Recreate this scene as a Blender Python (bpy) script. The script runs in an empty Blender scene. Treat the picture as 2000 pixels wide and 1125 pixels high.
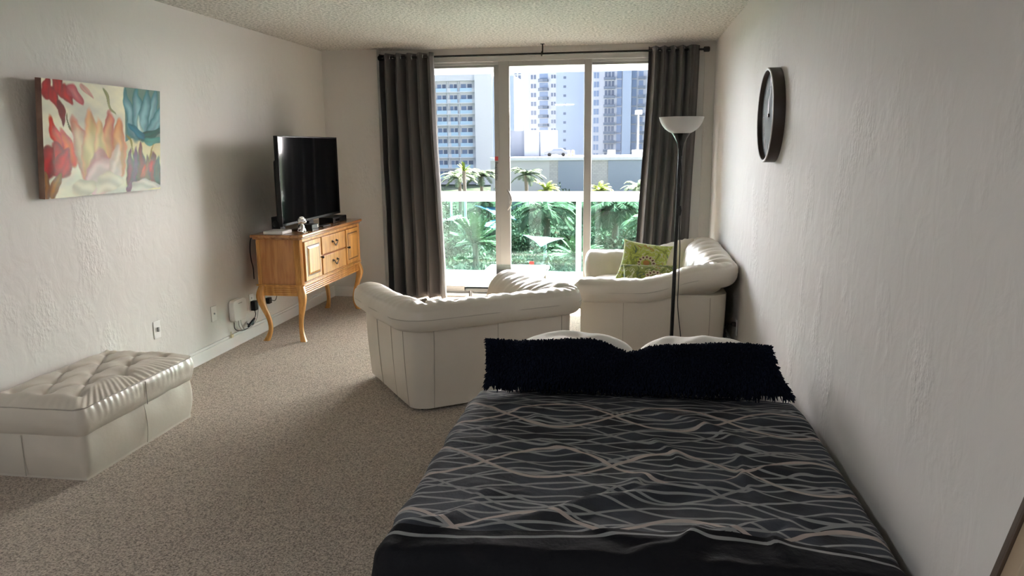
import bpy, bmesh, math, random
import numpy as np
from mathutils import Vector, Matrix, noise

S = bpy.context.scene
COL = S.collection
PI = math.pi

# ------------------------------------------------------------------ camera
FPX, YAW, PITCH, ROLL, EYE = 1477.2, .1547, .1855, -.0092, 1.51
cy, sy = math.cos(YAW), math.sin(YAW)
fw = Vector((-sy*math.cos(PITCH), cy*math.cos(PITCH), -math.sin(PITCH)))
r0 = Vector((cy, sy, 0)); u0 = r0.cross(fw)
rt = math.cos(ROLL)*r0 + math.sin(ROLL)*u0
up = -math.sin(ROLL)*r0 + math.cos(ROLL)*u0
cd = bpy.data.cameras.new('camera'); cam = bpy.data.objects.new('camera', cd); COL.objects.link(cam)
cd.sensor_width = 36; cd.lens = FPX/2000*36; cd.clip_end = 2000; cd.clip_start = .05
cam.matrix_world = Matrix(((rt.x, up.x, -fw.x, 0), (rt.y, up.y, -fw.y, 0), (rt.z, up.z, -fw.z, EYE), (0, 0, 0, 1)))
S.camera = cam

# ------------------------------------------------------------------ light
S.view_settings.view_transform = 'Standard'; S.view_settings.look = 'None'
S.view_settings.gamma = 1; S.view_settings.use_curve_mapping = False
S.view_settings.exposure = 0.73
S.cycles.diffuse_bounces = 8; S.cycles.transparent_max_bounces = 16; S.cycles.max_bounces = 14
w = bpy.data.worlds.new('sky'); S.world = w; w.use_nodes = True
wn = w.node_tree.nodes; wl = w.node_tree.links
bg = wn['Background']
# hazy sky: bright around the side the sun stands on, deep blue behind the building
tc = wn.new('ShaderNodeTexCoord'); rp = wn.new('ShaderNodeValToRGB')
dt = wn.new('ShaderNodeVectorMath'); dt.operation = 'DOT_PRODUCT'; dt.inputs[1].default_value = (.30, .954, 0)
wl.new(tc.outputs['Generated'], dt.inputs[0]); wl.new(dt.outputs['Value'], rp.inputs[0]); wl.new(rp.outputs[0], bg.inputs[0])
SKY = 25.0
e = rp.color_ramp.elements
e[0].position = 0; e[0].color = (.027, .033, .044, 1)
e[1].position = .85; e[1].color = (1, .95, .925, 1)
q = e.new(.12); q.color = (.05, .06, .08, 1); q = e.new(.45); q.color = (.40, .47, .58, 1)
bg.inputs[1].default_value = SKY
sd = bpy.data.lights.new('sun', 'SUN'); sd.energy = 54; sd.angle = math.radians(.6); sd.color = (1, .93, .82)
sun = bpy.data.objects.new('sun', sd); COL.objects.link(sun)
sun.rotation_euler = Vector((.46, 1, 1.04)).to_track_quat('Z', 'Y').to_euler()
sun.location = (0, 20, 20)

# unseen fill light added behind the camera to lift the foreground
fl = bpy.data.lights.new('fill_light', 'AREA'); fl.shape = 'DISK'; fl.size = .42; fl.energy = 33; fl.color = (.86, .93, 1)
flo = bpy.data.objects.new('fill_light', fl); COL.objects.link(flo); flo.location = (-1.35, -.9, 2.33)

# ------------------------------------------------------------------ materials
def nt(name):
    m = bpy.data.materials.new(name); m.use_nodes = True
    return m, m.node_tree.nodes, m.node_tree.links, m.node_tree.nodes['Principled BSDF']
def mat(name, col, rough=.5, metal=0, bump=None, var=None, spec=.5, coat=0, sheen=0):
    """bump=(scale, strength, distance)   var=(scale, other colour, contrast)"""
    m, n, l, b = nt(name)
    b.inputs['Base Color'].default_value = (*col, 1); b.inputs['Roughness'].default_value = rough
    b.inputs['Metallic'].default_value = metal; b.inputs['Specular IOR Level'].default_value = spec
    b.inputs['Coat Weight'].default_value = coat; b.inputs['Sheen Weight'].default_value = sheen
    t = n.new('ShaderNodeTexCoord')
    if var:
        x = n.new('ShaderNodeTexNoise'); x.inputs['Scale'].default_value = var[0]; x.inputs['Detail'].default_value = 4
        l.new(t.outputs['Object'], x.inputs['Vector'])
        r = n.new('ShaderNodeValToRGB'); c = var[2]
        r.color_ramp.elements[0].position = .5-c; r.color_ramp.elements[1].position = .5+c
        r.color_ramp.elements[0].color = (*col, 1); r.color_ramp.elements[1].color = (*var[1], 1)
        l.new(x.outputs['Fac'], r.inputs[0]); l.new(r.outputs[0], b.inputs['Base Color'])
    if bump:
        x = n.new('ShaderNodeTexNoise'); x.inputs['Scale'].default_value = bump[0]; x.inputs['Detail'].default_value = 5
        l.new(t.outputs['Object'], x.inputs['Vector'])
        k = n.new('ShaderNodeBump'); k.inputs['Strength'].default_value = bump[1]; k.inputs['Distance'].default_value = bump[2]
        l.new(x.outputs['Fac'], k.inputs['Height']); l.new(k.outputs[0], b.inputs['Normal'])
    return m

def wall_mat(name, col):
    m, n, l, b = nt(name)
    b.inputs['Roughness'].default_value = .62; b.inputs['Base Color'].default_value = (*col, 1)
    b.inputs['Specular IOR Level'].default_value = .25
    t = n.new('ShaderNodeTexCoord')
    mp = n.new('ShaderNodeMapping'); mp.inputs['Scale'].default_value = (1, 1, .7)
    l.new(t.outputs['Object'], mp.inputs[0])
    a = n.new('ShaderNodeTexNoise'); a.inputs['Scale'].default_value = 55; a.inputs['Detail'].default_value = 3
    c = n.new('ShaderNodeTexNoise'); c.inputs['Scale'].default_value = 3.2; c.inputs['Detail'].default_value = 4
    d = n.new('ShaderNodeTexNoise'); d.inputs['Scale'].default_value = 11; d.inputs['Detail'].default_value = 6; d.inputs['Distortion'].default_value = .6
    for q in (a, c, d): l.new(mp.outputs[0], q.inputs['Vector'])
    r = n.new('ShaderNodeValToRGB'); r.color_ramp.elements[0].position = .55; r.color_ramp.elements[1].position = .68
    l.new(c.outputs['Fac'], r.inputs[0])
    mu = n.new('ShaderNodeMath'); mu.operation = 'MULTIPLY'; l.new(r.outputs[0], mu.inputs[0]); l.new(a.outputs['Fac'], mu.inputs[1])
    r2 = n.new('ShaderNodeMath'); r2.operation = 'MULTIPLY'; r2.inputs[1].default_value = .55; l.new(d.outputs['Fac'], r2.inputs[0])
    ad = n.new('ShaderNodeMath'); l.new(mu.outputs[0], ad.inputs[0]); l.new(r2.outputs[0], ad.inputs[1])
    k = n.new('ShaderNodeBump'); k.inputs['Strength'].default_value = .8; k.inputs['Distance'].default_value = .010
    l.new(ad.outputs[0], k.inputs['Height']); l.new(k.outputs[0], b.inputs['Normal'])
    return m

def glass_mat(name, tint=(1, 1, 1), refl=.06):
    m = bpy.data.materials.new(name); m.use_nodes = True
    n = m.node_tree.nodes; l = m.node_tree.links; n.clear()
    o = n.new('ShaderNodeOutputMaterial'); mx = n.new('ShaderNodeMixShader')
    t = n.new('ShaderNodeBsdfTransparent'); t.inputs[0].default_value = (*tint, 1)
    g = n.new('ShaderNodeBsdfGlossy'); g.inputs['Roughness'].default_value = .02
    f = n.new('ShaderNodeFresnel'); f.inputs[0].default_value = 1.3
    l.new(f.outputs[0], mx.inputs[0]); l.new(t.outputs[0], mx.inputs[1]); l.new(g.outputs[0], mx.inputs[2]); l.new(mx.outputs[0], o.inputs[0])
    return m

def carpet_mat():
    m, n, l, b = nt('carpet'); b.inputs['Roughness'].default_value = .95; b.inputs['Specular IOR Level'].default_value = .1
    b.inputs['Sheen Weight'].default_value = .25
    t = n.new('ShaderNodeTexCoord')
    a = n.new('ShaderNodeTexNoise'); a.inputs['Scale'].default_value = 130; a.inputs['Detail'].default_value = 3; a.inputs['Roughness'].default_value = .7
    l.new(t.outputs['Object'], a.inputs['Vector'])
    r = n.new('ShaderNodeValToRGB'); e = r.color_ramp.elements
    e[0].position = .36; e[0].color = (.15, .112, .08, 1); e[1].position = .66; e[1].color = (.72, .615, .50, 1)
    x = e.new(.5); x.color = (.45, .37, .29, 1)
    l.new(a.outputs['Fac'], r.inputs[0]); l.new(r.outputs[0], b.inputs['Base Color'])
    k = n.new('ShaderNodeBump'); k.inputs['Strength'].default_value = .8; k.inputs['Distance'].default_value = .012
    l.new(a.outputs['Fac'], k.inputs['Height']); l.new(k.outputs[0], b.inputs['Normal'])
    return m

def popcorn_mat():
    m, n, l, b = nt('popcorn_ceiling'); b.inputs['Roughness'].default_value = .9
    t = n.new('ShaderNodeTexCoord')
    a = n.new('ShaderNodeTexNoise'); a.inputs['Scale'].default_value = 48; a.inputs['Detail'].default_value = 4; a.inputs['Roughness'].default_value = .75
    l.new(t.outputs['Object'], a.inputs['Vector'])
    r = n.new('ShaderNodeValToRGB'); e = r.color_ramp.elements
    e[0].position = .40; e[0].color = (.40, .38, .34, 1); e[1].position = .56; e[1].color = (.82, .775, .72, 1)
    l.new(a.outputs['Fac'], r.inputs[0]); l.new(r.outputs[0], b.inputs['Base Color'])
    k = n.new('ShaderNodeBump'); k.inputs['Strength'].default_value = 1; k.inputs['Distance'].default_value = .02
    l.new(a.outputs['Fac'], k.inputs['Height']); l.new(k.outputs[0], b.inputs['Normal'])
    return m

def wood_mat(name, c1, c2, rough=.32, axis='Z', scale=9):
    m, n, l, b = nt(name); b.inputs['Roughness'].default_value = rough; b.inputs['Coat Weight'].default_value = .25; b.inputs['Coat Roughness'].default_value = .2
    t = n.new('ShaderNodeTexCoord'); mp = n.new('ShaderNodeMapping')
    sc = {'X': (1, scale, scale), 'Y': (scale, 1, scale), 'Z': (scale, scale, 1)}[axis]
    mp.inputs['Scale'].default_value = sc; l.new(t.outputs['Object'], mp.inputs[0])
    a = n.new('ShaderNodeTexNoise'); a.inputs['Scale'].default_value = 3.5; a.inputs['Detail'].default_value = 6; a.inputs['Distortion'].default_value = .5
    l.new(mp.outputs[0], a.inputs['Vector'])
    r = n.new('ShaderNodeValToRGB'); e = r.color_ramp.elements
    e[0].position = .38; e[0].color = (*c1, 1); e[1].position = .62; e[1].color = (*c2, 1)
    l.new(a.outputs['Fac'], r.inputs[0]); l.new(r.outputs[0], b.inputs['Base Color'])
    k = n.new('ShaderNodeBump'); k.inputs['Strength'].default_value = .15; k.inputs['Distance'].default_value = .002
    l.new(a.outputs['Fac'], k.inputs['Height']); l.new(k.outputs[0], b.inputs['Normal'])
    return m

def attr_mat(name, rough=.4, coat=0, bump=None, spec=.5):
    m, n, l, b = nt(name); b.inputs['Roughness'].default_value = rough; b.inputs['Coat Weight'].default_value = coat
    b.inputs['Coat Roughness'].default_value = .06; b.inputs['Specular IOR Level'].default_value = spec
    a = n.new('ShaderNodeAttribute'); a.attribute_name = 'pigment'; l.new(a.outputs['Color'], b.inputs['Base Color'])
    if bump:
        t = n.new('ShaderNodeTexCoord'); x = n.new('ShaderNodeTexNoise'); x.inputs['Scale'].default_value = bump[0]; x.inputs['Detail'].default_value = 3
        l.new(t.outputs['Object'], x.inputs['Vector'])
        k = n.new('ShaderNodeBump'); k.inputs['Strength'].default_value = bump[1]; k.inputs['Distance'].default_value = bump[2]
        l.new(x.outputs['Fac'], k.inputs['Height']); l.new(k.outputs[0], b.inputs['Normal']); l.new(k.outputs[0], b.inputs['Coat Normal'])
    return m

def duvet_mat():
    m, n, l, b = nt('wavy_duvet_cotton'); b.inputs['Roughness'].default_value = .85; b.inputs['Specular IOR Level'].default_value = .15
    uv = n.new('ShaderNodeUVMap'); uv.uv_map = 'UVMap'; sx = n.new('ShaderNodeSeparateXYZ'); l.new(uv.outputs[0], sx.inputs[0])
    def M(op, a, b_=None, c=None):
        q = n.new('ShaderNodeMath'); q.operation = op
        for i, v in enumerate((a, b_, c)):
            if v is None: continue
            if isinstance(v, (int, float)): q.inputs[i].default_value = v
            else: l.new(v, q.inputs[i])
        return q.outputs[0]
    X, Y = sx.outputs[0], sx.outputs[1]
    def fam(A, k, ph, per, off, wid, w2=0):
        s = M('SINE', M('MULTIPLY_ADD', X, k, ph))
        s = M('MULTIPLY', s, A)
        if w2: s = M('ADD', s, M('MULTIPLY', M('SINE', M('MULTIPLY_ADD', X, k*2.3, ph*1.7)), w2))
        y = M('ADD', M('ADD', Y, s), off)
        f = M('ABSOLUTE', M('SUBTRACT', M('FRACT', M('DIVIDE', y, per)), .5))
        return M('LESS_THAN', f, wid/per/2)
    K = 2*PI/.86
    greys = [fam(.048, K, 0, .088, 0, .011, .008), fam(.048, K, PI, .088, .03, .011, .006), fam(.105, K, .8, .236, .06, .013), fam(.10, K, PI+.5, .236, .13, .012)]
    pinks = [fam(.120, K, .3, .47, .02, .018), fam(.120, K, PI+.3, .47, .02, .018)]
    g = greys[0]
    for q in greys[1:]: g = M('MAXIMUM', g, q)
    p = M('MAXIMUM', *pinks)
    # plain black border at the foot end, below one last line
    foot = M('GREATER_THAN', Y, M('ADD', .235, M('MULTIPLY', M('SINE', M('MULTIPLY_ADD', X, 4.2, .6)), .03)))
    edge = M('LESS_THAN', M('ABSOLUTE', M('SUBTRACT', Y, M('ADD', .205, M('MULTIPLY', M('SINE', M('MULTIPLY_ADD', X, 4.2, .6)), .035)))), .0065)
    g = M('MAXIMUM', M('MULTIPLY', g, foot), edge); p = M('MULTIPLY', p, foot)
    t = n.new('ShaderNodeTexNoise'); t.inputs['Scale'].default_value = 5; l.new(uv.outputs[0], t.inputs['Vector'])
    base = n.new('ShaderNodeValToRGB'); e = base.color_ramp.elements
    e[0].position = .35; e[0].color = (.026, .028, .032, 1); e[1].position = .65; e[1].color = (.060, .066, .080, 1)
    l.new(t.outputs['Fac'], base.inputs[0])
    def mix(f, a, c):
        q = n.new('ShaderNodeMix'); q.data_type = 'RGBA'; l.new(f, q.inputs[0])
        if isinstance(a, tuple): q.inputs[6].default_value = a
        else: l.new(a, q.inputs[6])
        q.inputs[7].default_value = c
        return q.outputs[2]
    inv = M('SUBTRACT', 1, foot)
    c = mix(inv, base.outputs[0], (.008, .008, .010, 1))
    c = mix(g, c, (.25, .255, .255, 1)); c = mix(p, c, (.40, .34, .31, 1))
    l.new(c, b.inputs['Base Color'])
    x = n.new('ShaderNodeTexNoise'); x.inputs['Scale'].default_value = 22; x.inputs['Detail'].default_value = 4; l.new(uv.outputs[0], x.inputs['Vector'])
    k = n.new('ShaderNodeBump'); k.inputs['Strength'].default_value = .6; k.inputs['Distance'].default_value = .012
    l.new(x.outputs['Fac'], k.inputs['Height']); l.new(k.outputs[0], b.inputs['Normal'])
    return m

def brick_mat(name, c1, c2, mortar, scale):
    m, n, l, b = nt(name); b.inputs['Roughness'].default_value = .9
    t = n.new('ShaderNodeTexCoord'); mp = n.new('ShaderNodeMapping'); mp.inputs['Rotation'].default_value = (PI/2, 0, 0)
    l.new(t.outputs['Object'], mp.inputs[0])
    x = n.new('ShaderNodeTexBrick'); x.inputs['Scale'].default_value = scale
    x.inputs['Color1'].default_value = (*c1, 1); x.inputs['Color2'].default_value = (*c2, 1); x.inputs['Mortar'].default_value = (*mortar, 1)
    l.new(mp.outputs[0], x.inputs['Vector']); l.new(x.outputs[0], b.inputs['Base Color'])
    return m

M_ = {}
M_['wall'] = wall_mat('wall_plaster', (.67, .645, .615))
M_['ceil'] = popcorn_mat(); M_['carpet'] = carpet_mat()
M_['trim'] = mat('white_trim_paint', (.76, .75, .73), .35)
M_['alu'] = mat('satin_aluminium', (.38, .375, .36), .4, .2)
M_['aluW'] = mat('light_aluminium', (.55, .55, .53), .35, .3)
M_['glass'] = glass_mat('window_glass', (.98, .97, .98))
M_['rail_glass'] = glass_mat('tinted_balcony_glass', (.60, .82, .77))
M_['table_glass'] = glass_mat('table_glass', (.80, .92, .90))
M_['white_out'] = mat('white_outdoor_paint', (.85, .85, .85), .5)
M_['tile'] = mat('white_balcony_tile', (.82, .80, .77), .45)
M_['leather'] = mat('cream_leather', (.66, .61, .53), .36, bump=(38, .22, .004), var=(2.2, (.60, .55, .47), .2), spec=.5)
M_['leather_seam'] = mat('leather_seam', (.42, .38, .32), .6)
M_['black'] = mat('black_plastic', (.010, .010, .011), .5, spec=.25)
M_['gloss'] = mat('glossy_black_screen', (.004, .004, .005), .06, spec=.6)
M_['blackm'] = mat('black_metal', (.015, .015, .015), .22, .4)
M_['chrome'] = mat('chrome', (.8, .8, .82), .12, 1)
M_['curtain'] = mat('charcoal_curtain', (.058, .053, .053), .85, bump=(160, .25, .002), sheen=.25)
M_['wood'] = wood_mat('honey_oak', (.50, .225, .05), (.70, .36, .10))
M_['woodtop'] = wood_mat('honey_oak_top', (.30, .13, .05), (.48, .24, .09), .22, 'Y')
M_['woodside'] = wood_mat('oak_side_panel', (.42, .165, .045), (.56, .26, .08), .35)
M_['bronze'] = mat('dark_bronze', (.05, .035, .025), .35, .8)
M_['silver'] = mat('silver_figurine', (.75, .74, .72), .2, 1)
M_['white_pl'] = mat('white_plastic', (.78, .77, .75), .4)
M_['grey_pl'] = mat('grey_plastic', (.35, .34, .33), .5)
M_['frost'] = mat('frosted_shade', (.62, .61, .59), .45)
M_['pillow'] = mat('white_cotton', (.80, .78, .74), .8, bump=(9, .3, .02))
M_['sheet'] = mat('grey_sheet', (.50, .49, .47), .85, bump=(14, .3, .01))
M_['mattress'] = mat('white_mattress', (.7, .69, .66), .9)
M_['shag'] = mat('navy_shag', (.0035, .005, .012), .85, var=(6, (.006, .009, .021), .2), spec=.1)
M_['duvet'] = duvet_mat()
M_['clock_face'] = mat('pale_blue_dial', (.27, .31, .335), .7, var=(9, (.21, .26, .29), .2), spec=.15)
M_['clock_rim'] = mat('dark_brown_clock_case', (.045, .030, .024), .4)
M_['rimlight'] = mat('pale_bezel', (.5, .49, .47), .4)
M_['frame_dark'] = mat('dark_brown_wood', (.07, .045, .03), .45)
M_['frame_tan'] = mat('tan_wood', (.36, .27, .18), .5)
M_['mirror'] = mat('mirror', (.8, .8, .8), .03, 1)
M_['red'] = mat('red_sticker', (.55, .07, .07), .5)
M_['ink'] = mat('black_ink', (.01, .01, .01), .6)

# ------------------------------------------------------------------ mesh builder
def tag(o, label=None, cat=None, group=None, kind=None):
    if label: o['label'] = label
    if cat: o['category'] = cat
    if group: o['group'] = group
    if kind: o['kind'] = kind
    return o
def thing(name, loc, label, cat, group=None, rz=0):
    o = bpy.data.objects.new(name, None); COL.objects.link(o); o.location = loc; o.rotation_euler = (0, 0, rz)
    o.empty_display_size = .1
    return tag(o, label, cat, group)
def root_loc(p):
    while p.parent: p = p.parent
    return np.array(p.location)

class MB:
    def __init__(s): s.v = []; s.f = []; s.n = 0; s.smooth_from = []
    def add(s, verts, faces):
        s.v.append(np.asarray(verts, float).reshape(-1, 3))
        s.f += [tuple(i+s.n for i in f) for f in faces]; s.n += len(verts); return s
    def box(s, x0, x1, y0, y1, z0, z1):
        v = [(x, y, z) for z in (z0, z1) for y in (y0, y1) for x in (x0, x1)]
        return s.add(v, [(0, 2, 3, 1), (4, 5, 7, 6), (0, 1, 5, 4), (2, 6, 7, 3), (0, 4, 6, 2), (1, 3, 7, 5)])
    def obox(s, c, size, R=None):
        h = np.array(size)/2
        v = np.array([(x, y, z) for z in (-1, 1) for y in (-1, 1) for x in (-1, 1)], float)*h
        if R is not None: v = v @ np.array(R.to_3x3()).T
        return s.add(v+np.array(c), [(0, 2, 3, 1), (4, 5, 7, 6), (0, 1, 5, 4), (2, 6, 7, 3), (0, 4, 6, 2), (1, 3, 7, 5)])
    def prism(s, poly, axis, a, b):
        n = len(poly); v = []
        for t in (a, b):
            for p in poly:
                q = list(p); q.insert(axis, t); v.append(q)
        f = [tuple(range(n))[::-1], tuple(range(n, 2*n))] + [(i, (i+1) % n, n+(i+1) % n, n+i) for i in range(n)]
        return s.add(v, f)
    def tube(s, pts, r, seg=10, cap=True, closed=False):
        P = [Vector(p) for p in pts]; n = len(P); R = r if hasattr(r, '__len__') else [r]*n
        v = []; prev = None
        for i in range(n):
            a = P[i-1] if (i > 0 or closed) else P[0]; b = P[(i+1) % n] if (i < n-1 or closed) else P[-1]
            t = (b-a).normalized()
            if prev is None:
                x = Vector((0, 0, 1)) if abs(t.z) < .9 else Vector((1, 0, 0))
                u = t.cross(x).normalized()
            else:
                u = (prev-t*prev.dot(t)).normalized()
            prev = u; k = t.cross(u)
            for j in range(seg):
                a_ = 2*PI*j/seg; v.append(P[i]+R[i]*(math.cos(a_)*u+math.sin(a_)*k))
        f = []
        m = n if closed else n-1
        for i in range(m):
            for j in range(seg):
                f.append((i*seg+j, i*seg+(j+1) % seg, ((i+1) % n)*seg+(j+1) % seg, ((i+1) % n)*seg+j))
        if cap and not closed: f += [tuple(range(seg))[::-1], tuple((n-1)*seg+j for j in range(seg))]
        return s.add(v, f)
    def lathe(s, prof, c, seg=32, R=None, cap=True):
        v = []
        for (r, z) in prof:
            for j in range(seg):
                a = 2*PI*j/seg; v.append((r*math.cos(a), r*math.sin(a), z))
        v = np.array(v)
        if R is not None: v = v @ np.array(R.to_3x3()).T
        n = len(prof); f = [(i*seg+j, i*seg+(j+1) % seg, (i+1)*seg+(j+1) % seg, (i+1)*seg+j) for i in range(n-1) for j in range(seg)]
        if cap and prof[0][0] > 1e-5: f.append(tuple(range(seg))[::-1])
        if cap and prof[-1][0] > 1e-5: f.append(tuple((n-1)*seg+j for j in range(seg)))
        return s.add(v+np.array(c), f)
    def grid(s, fn, nu, nv, cu=False, cv=False, us=None, vs=None):
        us = us if us is not None else [i/(nu if cu else nu-1) for i in range(nu)]
        vs = vs if vs is not None else [i/(nv if cv else nv-1) for i in range(nv)]
        nu, nv = len(us), len(vs)
        v = [fn(a, b) for a in us for b in vs]
        f = [(i*nv+j, ((i+1) % nu)*nv+j, ((i+1) % nu)*nv+(j+1) % nv, i*nv+(j+1) % nv) for i in range(nu if cu else nu-1) for j in range(nv if cv else nv-1)]
        return s.add(v, f)
    def blob(s, c, r, seg=20, R=None, squash=None):
        rx = r if hasattr(r, '__len__') else (r, r, r)
        v = []; n = seg//2
        for i in range(n+1):
            t = PI*i/n
            for j in range(seg):
                a = 2*PI*j/seg; v.append((rx[0]*math.sin(t)*math.cos(a), rx[1]*math.sin(t)*math.sin(a), rx[2]*math.cos(t)))
        v = np.array(v)
        if R is not None: v = v @ np.array(R.to_3x3()).T
        f = [(i*seg+j, (i+1)*seg+j, (i+1)*seg+(j+1) % seg, i*seg+(j+1) % seg) for i in range(n) for j in range(seg)]
        return s.add(v+np.array(c), f)
    def build(s, name, m, parent=None, smooth=True, bevel=0, seg=2, local=False, solid=0, kind=None, ang=40, sub=0, weld=False):
        V = np.vstack(s.v)
        if parent is None:
            lo, hi = V.min(0), V.max(0); loc = np.array([(lo[0]+hi[0])/2, (lo[1]+hi[1])/2, lo[2]]); V = V-loc
        else:
            loc = np.zeros(3)
            if not local: V = V-root_loc(parent)
        me = bpy.data.meshes.new(name); me.from_pydata(V.tolist(), [], s.f); me.validate()
        bm = bmesh.new(); bm.from_mesh(me)
        if weld: bmesh.ops.remove_doubles(bm, verts=bm.verts, dist=1e-5)
        if len(bm.faces) < 60000: bmesh.ops.recalc_face_normals(bm, faces=bm.faces)
        bm.to_mesh(me); bm.free()
        if smooth:
            me.polygons.foreach_set('use_smooth', [True]*len(me.polygons))
            me.set_sharp_from_angle(angle=math.radians(ang))
        if isinstance(m, (list, tuple)):
            for q in m: me.materials.append(q)
        else: me.materials.append(m)
        o = bpy.data.objects.new(name, me); COL.objects.link(o); o.location = loc
        if parent: o.parent = parent
        if solid:
            q = o.modifiers.new('thick', 'SOLIDIFY'); q.thickness = solid; q.offset = 0
        if bevel:
            q = o.modifiers.new('bev', 'BEVEL'); q.width = bevel; q.segments = seg; q.limit_method = 'ANGLE'; q.angle_limit = math.radians(35)
        if sub:
            q = o.modifiers.new('sub', 'SUBSURF'); q.levels = sub; q.render_levels = sub
        if kind: o['kind'] = kind
        return o
def struct(name, mb, m, **k): return tag(mb.build(name, m, **k), kind='structure')
def cr(pts, n):
    """Catmull-Rom through points (tuples), n samples per span."""
    P = [np.array(p, float) for p in pts]; P = [2*P[0]-P[1]]+P+[2*P[-1]-P[-2]]; out = []
    for i in range(1, len(P)-2):
        for k in range(n):
            t = k/n; a, b, c, d = P[i-1:i+3]
            out.append(.5*((2*b)+(-a+c)*t+(2*a-5*b+4*c-d)*t*t+(-a+3*b-3*c+d)*t**3))
    out.append(P[-2]); return out
def text_obj(name, body, size, loc, rot, m, parent, extrude=.0004):
    c = bpy.data.curves.new(name, 'FONT'); c.body = body; c.size = size; c.extrude = extrude; c.align_x = 'LEFT'
    t = bpy.data.objects.new(name, c); COL.objects.link(t)
    bpy.context.view_layer.update()
    dg = bpy.context.evaluated_depsgraph_get()
    me = bpy.data.meshes.new_from_object(t.evaluated_get(dg)); bpy.data.objects.remove(t); bpy.data.curves.remove(c)
    me.name = name
    me.materials.clear(); me.materials.append(m)
    o = bpy.data.objects.new(name, me); COL.objects.link(o); o.parent = parent
    o.location = Vector(loc)-Vector(root_loc(parent)); o.rotation_euler = rot
    return o
def copy_tree(o, parent=None):
    c = o.copy(); COL.objects.link(c); c.parent = parent
    for ch in [q for q in o.children]: copy_tree(ch, c)
    return c
def sm(a, b, x):
    t = min(1, max(0, (x-a)/(b-a))); return t*t*(3-2*t)

# ------------------------------------------------------------------ room shell
XL, XR, YF, YW, YB, H = -3.01, .76, 7.326, 7.45, -2.6, 2.44
RX = -2.45                                       # where the window recess begins
struct('floor', MB().box(XL-.15, XR+.15, YB-.15, YW+.12, -.12, 0), M_['carpet'], smooth=False)
struct('ceiling', MB().box(XL-.15, XR+.15, YB-.15, YW+.12, H, H+.2), M_['ceil'], smooth=False)
struct('wall_left', MB().box(XL-.15, XL, YB-.15, YF+.3, 0, H), M_['wall'], smooth=False)
struct('wall_right', MB().box(XR, XR+.15, YB-.15, YF+.3, 0, H), M_['wall'], smooth=False)
struct('wall_back', MB().box(XL, XR, YB-.15, YB, 0, H), M_['wall'], smooth=False)
struct('wall_far', MB().box(XL, RX, YF, YF+.3, 0, H).box(.66, XR, YW, YW+.17, 0, H).box(RX, .66, YW, YW+.17, 2.372, H), M_['wall'], smooth=False)
def baseboard(name, x0, x1, y0, y1, h, nx, ny):
    m = MB().box(x0, x1, y0, y1, 0, h-.018)
    m.box(x0 if nx <= 0 else x0, x1-(.006*nx if nx > 0 else 0), y0 if ny >= 0 else y0+.006, y1, h-.018, h)
    return struct(name, m, M_['trim'], bevel=.002)
baseboard('baseboard_left', XL, XL+.016, YB, YF, .105, 1, 0)
baseboard('baseboard_far', XL+.016, RX, YF-.016, YF, .10, 0, -1)
baseboard('baseboard_right', XR-.016, XR, YB, YW, .10, -1, 0)

# door frame of the sliding window; left jamb widened behind the curtain to block light
m = MB().box(RX, .66, YW-.03, YW+.12, 2.31, 2.372).box(RX, RX+.40, YW-.03, YW+.12, .0, 2.31).box(.50, .66, YW-.03, YW+.12, .0, 2.31)
m.box(RX+.05, .61, YW-.03, YW+.12, -.01, .03).box(RX+.05, .61, YW+.02, YW+.03, 2.285, 2.31)
struct('window_1', m, M_['aluW'], smooth=False, bevel=.003)
def leaf(name, x0, x1, y, stile_l, stile_r, handle=None):
    r = thing(name, ((x0+x1)/2, y, .03), None, None); r['kind'] = 'structure'
    z0, z1 = .03, 2.31
    f = MB()
    f.box(x0, x0+stile_l, y-.018, y+.018, z0, z1).box(x1-stile_r, x1, y-.018, y+.018, z0, z1)
    f.box(x0+stile_l, x1-stile_r, y-.016, y+.016, z0, z0+.07).box(x0+stile_l, x1-stile_r, y-.016, y+.016, z1-.045, z1)
    f.build('leaf_frame', M_['alu'], r, smooth=False, bevel=.003)
    MB().box(x0+stile_l, x1-stile_r, y-.003, y+.003, z0+.07, z1-.045).build('glass_pane', M_['glass'], r, smooth=False)
    return r
d1 = leaf('door_1', RX+.40, -1.245, YW+.06, .06, .085)
d2 = leaf('door_2', -1.275, -.375, YW+.012, .105, .0715)
d3 = leaf('door_3', -.45, .50, YW+.06, .055, .06)
hm = MB()
arc = [(-1.197+.045*math.sin(PI*t), YW-.012-.045*math.sin(PI*t), .885+.2*t) for t in [i/14 for i in range(15)]]
hm.tube(arc, .009, 10); hm.box(-1.225, -1.19, YW-.012, YW-.0065, .87, 1.10)
hm.build('door_handle', M_['alu'], d2)
text_obj('sticker_text', 'No Smoking', .036, (-1.155, YW+.006, .340), (PI/2, 0, 0), M_['ink'], d2)
MB().box(-.985, -.955+.018, YW+.005, YW+.0065, .338, .370).build('red_sticker', M_['red'], d2, smooth=False)
text_obj('sticker_text', 'No Smoking', .036, (-1.304, YW+.0405, 1.175), (PI/2, -PI/2, 0), M_['ink'], d1)
MB().box(-1.329, -1.295, YW+.040, YW+.0415, 1.37, 1.41).build('red_sticker', M_['red'], d1, smooth=False)

lamp_ = thing('fill_lamp', (-1.35, -.9, 2.35), 'round fill lamp added on the ceiling behind the viewer', 'ceiling lamp')  # housing for the fill light added out of view
MB().lathe([(.25, 2.34), (.26, 2.36), (.26, 2.44)], (-1.35, -.9, 0), 40).build('fill_lamp_housing', M_['white_pl'], lamp_)
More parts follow.
